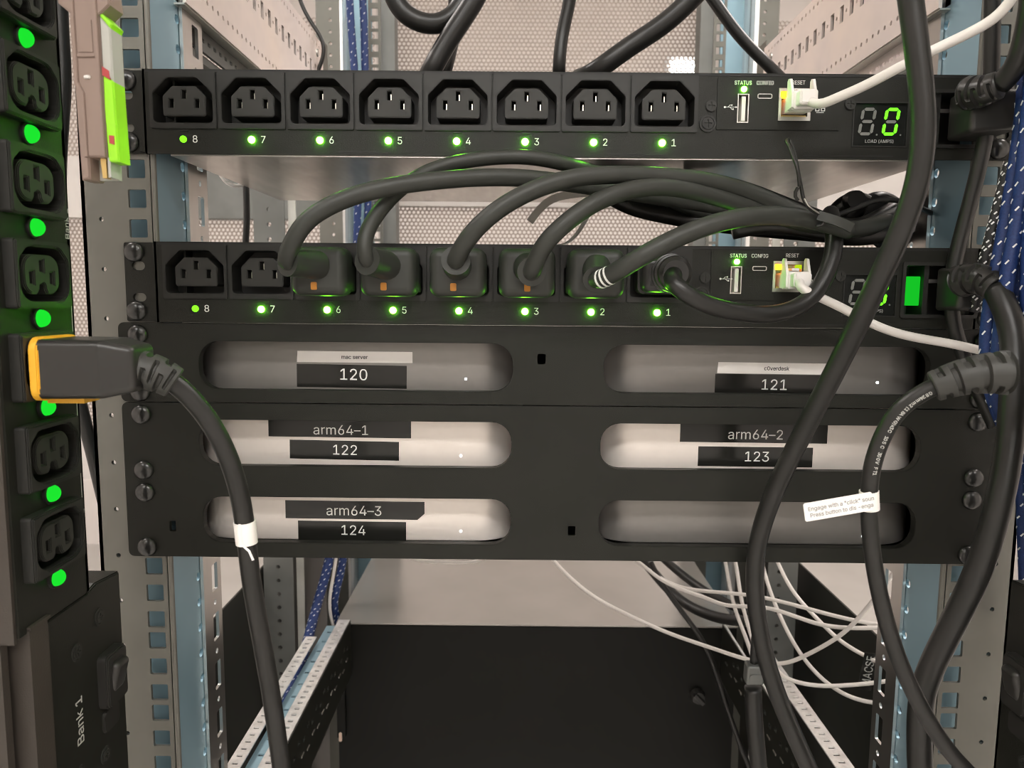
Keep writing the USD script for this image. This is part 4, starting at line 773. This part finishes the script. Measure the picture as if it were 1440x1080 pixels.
cord('thin_cable', 'black cable hanging outside the left rack post', 'cable', [(-0.3000, 0.0600, 1.3405), (-0.3008, 0.0600, 1.3037), (-0.3012, 0.0600, 1.2746), (-0.3062, 0.0600, 1.2324), (-0.3090, 0.0600, 1.1541), (-0.3044, 0.0600, 1.0913), (-0.2973, 0.0600, 1.0546), (-0.2912, 0.0600, 1.0220), (-0.2820, 0.0600, 0.9745)], 4.2)

# ---------------------------------------------------------------- thin leads low on the right
def white(lab, pts, r=1.75): cord('white_lead', lab, 'cable', pts, r, 'white_cable', seg=10)
white('thin white lead swinging from the lid of the black unit up to the right', [(0.0065, 0.3300, 0.8967), (0.0204, 0.3180, 0.8825), (0.0511, 0.3000, 0.8605), (0.0834, 0.2800, 0.8491), (0.1200, 0.2580, 0.8403), (0.1547, 0.2380, 0.8357), (0.1821, 0.2220, 0.8331), (0.2079, 0.2100, 0.8354), (0.2245, 0.2000, 0.8475), (0.2451, 0.1860, 0.8707), (0.2582, 0.1760, 0.8935), (0.2701, 0.1660, 0.9216), (0.2817, 0.1560, 0.9520)])
white('thin white lead, upper of the two nearly level ones', [(0.0894, 0.3300, 0.8938), (0.1060, 0.3200, 0.8820), (0.1308, 0.3000, 0.8715), (0.1571, 0.2800, 0.8724), (0.1889, 0.2620, 0.8764), (0.2131, 0.2460, 0.8777), (0.2376, 0.2260, 0.8777), (0.2634, 0.2060, 0.8775), (0.2889, 0.1900, 0.8792), (0.3131, 0.1800, 0.8815)])
white('thin white lead, lower of the two nearly level ones', [(0.0864, 0.3100, 0.8970), (0.0990, 0.3000, 0.8920), (0.1205, 0.2840, 0.8796), (0.1532, 0.2640, 0.8725), (0.1706, 0.2500, 0.8709), (0.1914, 0.2380, 0.8748), (0.2096, 0.2260, 0.8761), (0.2363, 0.2060, 0.8734), (0.2595, 0.1900, 0.8770), (0.2829, 0.1780, 0.8832), (0.3073, 0.1700, 0.8883)])
t = Thing('white_lead', 'thin white lead with a black flag reading MACSE', 'cable')
t.part('cable', tube([(0.2262, 0.3000, 0.9090), (0.2326, 0.2900, 0.8913), (0.2399, 0.2700, 0.8745), (0.2526, 0.2460, 0.8600), (0.2655, 0.2260, 0.8492), (0.2781, 0.2060, 0.8452), (0.2912, 0.1900, 0.8437), (0.3076, 0.1760, 0.8461)], 1.75, 10), 'white_cable', smooth=True)
o = np.array((0.2708, 0.2000, 0.8200)); up = np.array((0.2746, 0.2000, 0.8481)) - o; Lh = np.linalg.norm(up); up /= Lh; rt = np.cross(up, (0, 1., 0)); rt = -rt if rt[0] < 0 else rt
F3 = frame(up, -rt, np.cross(up, -rt), o)
fl = t.part('flag', xf(ext(rect(-2, Lh/mm+3, -12, 0, .6), -.3, 0), F3), 'tape_black', smooth=False, label='black flag label')
t.part('lettering', xf(text('MACSE', 7.2, Lh/mm*.54, -6.2, 0, .1, wide=.78), F3), 'print_grey', fl, False)
t.done()
white('thin white lead falling steeply and levelling out low on the right', [(0.2147, 0.3000, 0.9053), (0.2188, 0.2880, 0.8812), (0.2248, 0.2620, 0.8548), (0.2376, 0.2360, 0.8281), (0.2547, 0.2160, 0.8126), (0.2708, 0.2000, 0.8091), (0.2893, 0.1880, 0.8121), (0.3103, 0.1780, 0.8204)])
white('thin white lead, lowest level one in front of the black side panel', [(0.2059, 0.2140, 0.8288), (0.2122, 0.2100, 0.8231), (0.2323, 0.2040, 0.8194), (0.2562, 0.1960, 0.8232), (0.2870, 0.1860, 0.8326), (0.3146, 0.1780, 0.8433)])
white('thin white lead dropping behind the large cord, left of a pair', [(0.1786, 0.3000, 0.9085), (0.1813, 0.2920, 0.8900), (0.1837, 0.2720, 0.8626), (0.1902, 0.2500, 0.8379), (0.1952, 0.2380, 0.8179)])
white('thin white lead dropping behind the large cord, right of a pair', [(0.1871, 0.2960, 0.9099), (0.1891, 0.2860, 0.8923), (0.1905, 0.2680, 0.8644), (0.1954, 0.2500, 0.8379), (0.1984, 0.2400, 0.8190)])
white('thin pale lead skirting the bottom of the lowest panel', [(-0.1751, 0.2050, 0.9993), (-0.1497, 0.2250, 0.9494), (-0.1165, 0.2300, 0.9205), (-0.0833, 0.2300, 0.9157), (-0.0507, 0.2300, 0.9193), (-0.0228, 0.2250, 0.9475), (0.0035, 0.2050, 1.0011)], 1.5)
cord('thin_cable', 'black cable lying across the lid of the black unit', 'cable', [(0.1109, 0.4200, 0.8677), (0.1280, 0.4000, 0.8501), (0.1505, 0.3720, 0.8304), (0.1735, 0.3400, 0.8252), (0.1943, 0.3100, 0.8308), (0.2104, 0.2900, 0.8383)], 5.4)
cord('thin_cable', 'second black cable lying across the lid of the black unit, nearer the post', 'cable', [(0.1353, 0.4300, 0.8646), (0.1537, 0.4100, 0.8500), (0.1803, 0.3700, 0.8379), (0.1996, 0.3300, 0.8373), (0.2163, 0.3000, 0.8383)], 4.6)
cord('thin_cable', 'thin black cable hanging down in front of the black unit', 'cable', [(0.1093, 0.3000, 0.8935), (0.1218, 0.3000, 0.8706), (0.1480, 0.3000, 0.8347), (0.1681, 0.3000, 0.8034), (0.1861, 0.3000, 0.7554), (0.2021, 0.2900, 0.7092), (0.2164, 0.2900, 0.6718), (0.2358, 0.2900, 0.5568)], 2.6, seg=10)
t = Thing('cable_plug', 'black cable with a grey square-ended plug standing beside the large cord', 'cable plug')
A = frame((1, 0, 0), (0, -.1, .995), (0, -.995, -.1), (0.1354, 0.0600, 0.9029))
t.part('plug', xf(cat(rbox(11.5, 14, 9, 1.5), xf(ext(rect(-4.2, 4.2, -5.5, 1.5, 2), 4.4, 5.0), np.eye(4))), A), 'zinc_dark', smooth=35)
t.part('sleeve', tube([(0.1354, 0.0600, 0.8929), (0.1366, 0.0600, 0.8760), (0.1403, 0.0620, 0.8496), (0.1454, 0.0640, 0.8124), (0.1522, 0.0640, 0.7171)], 5.6, 14), 'cord_rubber', smooth=True)
t.part('cable', tube([(0.1351, 0.0600, 0.9098), (0.1353, 0.0600, 0.9255), (0.1370, 0.0620, 0.9442), (0.1380, 0.0640, 0.9774)], 2.6, 10), 'cord_rubber', smooth=True)
t.done()

# ---------------------------------------------------------------- pale connector at the top left
t = Thing('hanging_connector', 'pale beige plastic connector with painted green light on its edge, hanging at the top left', 'connector')
o = np.array((-0.1900, -0.1280, 1.1911)); u1 = np.array((-0.1797, -0.1280, 1.1912)) - o; sc = 1/38.0
ux = u1/np.linalg.norm(u1); k = np.linalg.norm(u1)/38/mm      # mm per picture pixel at that place
A = frame(ux, np.cross((0, -1., 0), ux), (0, -1, 0), o)
def pk(pts): return Polygon([((x-112)*k, (254-y)*k) for x, y in pts])
body = pk([(95,-60), (162,-60), (168,20), (152,34), (152,222), (127,222), (127,252), (115,253), (113,110), (112,30), (97,17)])
t.part('body', xf(bevelled(body, -10, 0, .6), A), 'beige_plastic', smooth=False)
t.part('raised_rib', xf(cat(bevelled(pk([(114,34), (120,34), (120,122), (127,136), (127,222), (122,222), (122,140), (114,124)]), 0, .8, .3), bevelled(pk([(145,0), (151,0), (151,222), (148,222), (148,100), (145,90)]), 0, .8, .3), bevelled(pk([(120,84), (146,84), (146,89), (120,89)]), 0, .7, .3), bevelled(pk([(115,-50), (120,-50), (120,34), (115,30)]), 0, .7, .3)), A), 'beige_plastic', smooth=False)
t.part('panel_recess', xf(cat(ext(pk([(123,40), (142,40), (142,82), (123,82)]), 0, .3)), A), 'beige_plastic', smooth=False)
t.part('latch_button', xf(rbox(9*k, 4*k, 1.6, .6), A @ frame((1, 0, 0), (0, 1, 0), (0, 0, 1), ((132-112)*k*mm, (254-115)*k*mm, .2*mm))), 'white_plastic', smooth=40)
cl = t.part('clear_edge', xf(bevelled(pk([(152,34), (166,50), (166,120), (152,108)]), -9, -.6, .5), A), 'grey_clear', smooth=False)
t.part('lit_edge', xf(bevelled(pk([(152,108), (166,120), (168,228), (153,228), (151,160)]), -9, -.6, .5), A), 'clear_green_light', smooth=False, label='clear edge with green lamp light painted on')
t.part('lit_corner', xf(bevelled(pk([(151,32), (155,30), (169,44), (166,50)]), -9, -.4, .5), A), 'clear_green_light', smooth=False)
t.part('red_mark', xf(ext(pk([(152,100), (161,106), (162,118), (152,112)]), -6, -.3), A), 'red_mark', smooth=False)
t.part('red_mark', xf(ext(pk([(156,192), (163,193), (163,205), (156,203)]), -6, -.4), A), 'red_mark', smooth=False)
t.part('contact_pin', xf(ext(pk([(137,222), (145,222), (145,249), (139,249)]), -6, -3), A), 'brass', smooth=False)
t.part('contact_shroud', xf(cat(ext(pk([(127,222), (155,222), (155,250), (127,250)]), -9, -7), ext(pk([(151,222), (155,222), (155,249), (151,249)]), -7, -1)), A), 'grey_clear', smooth=False)
t.part('lead', tube([np.array(A @ [x_*mm, y_*mm, z_*mm, 1])[:3] for x_, y_, z_ in ((5, 80, -5), (6, 100, -6), (4, 140, -20))], 3.4, 14), 'white_cable', smooth=True)
t.done()
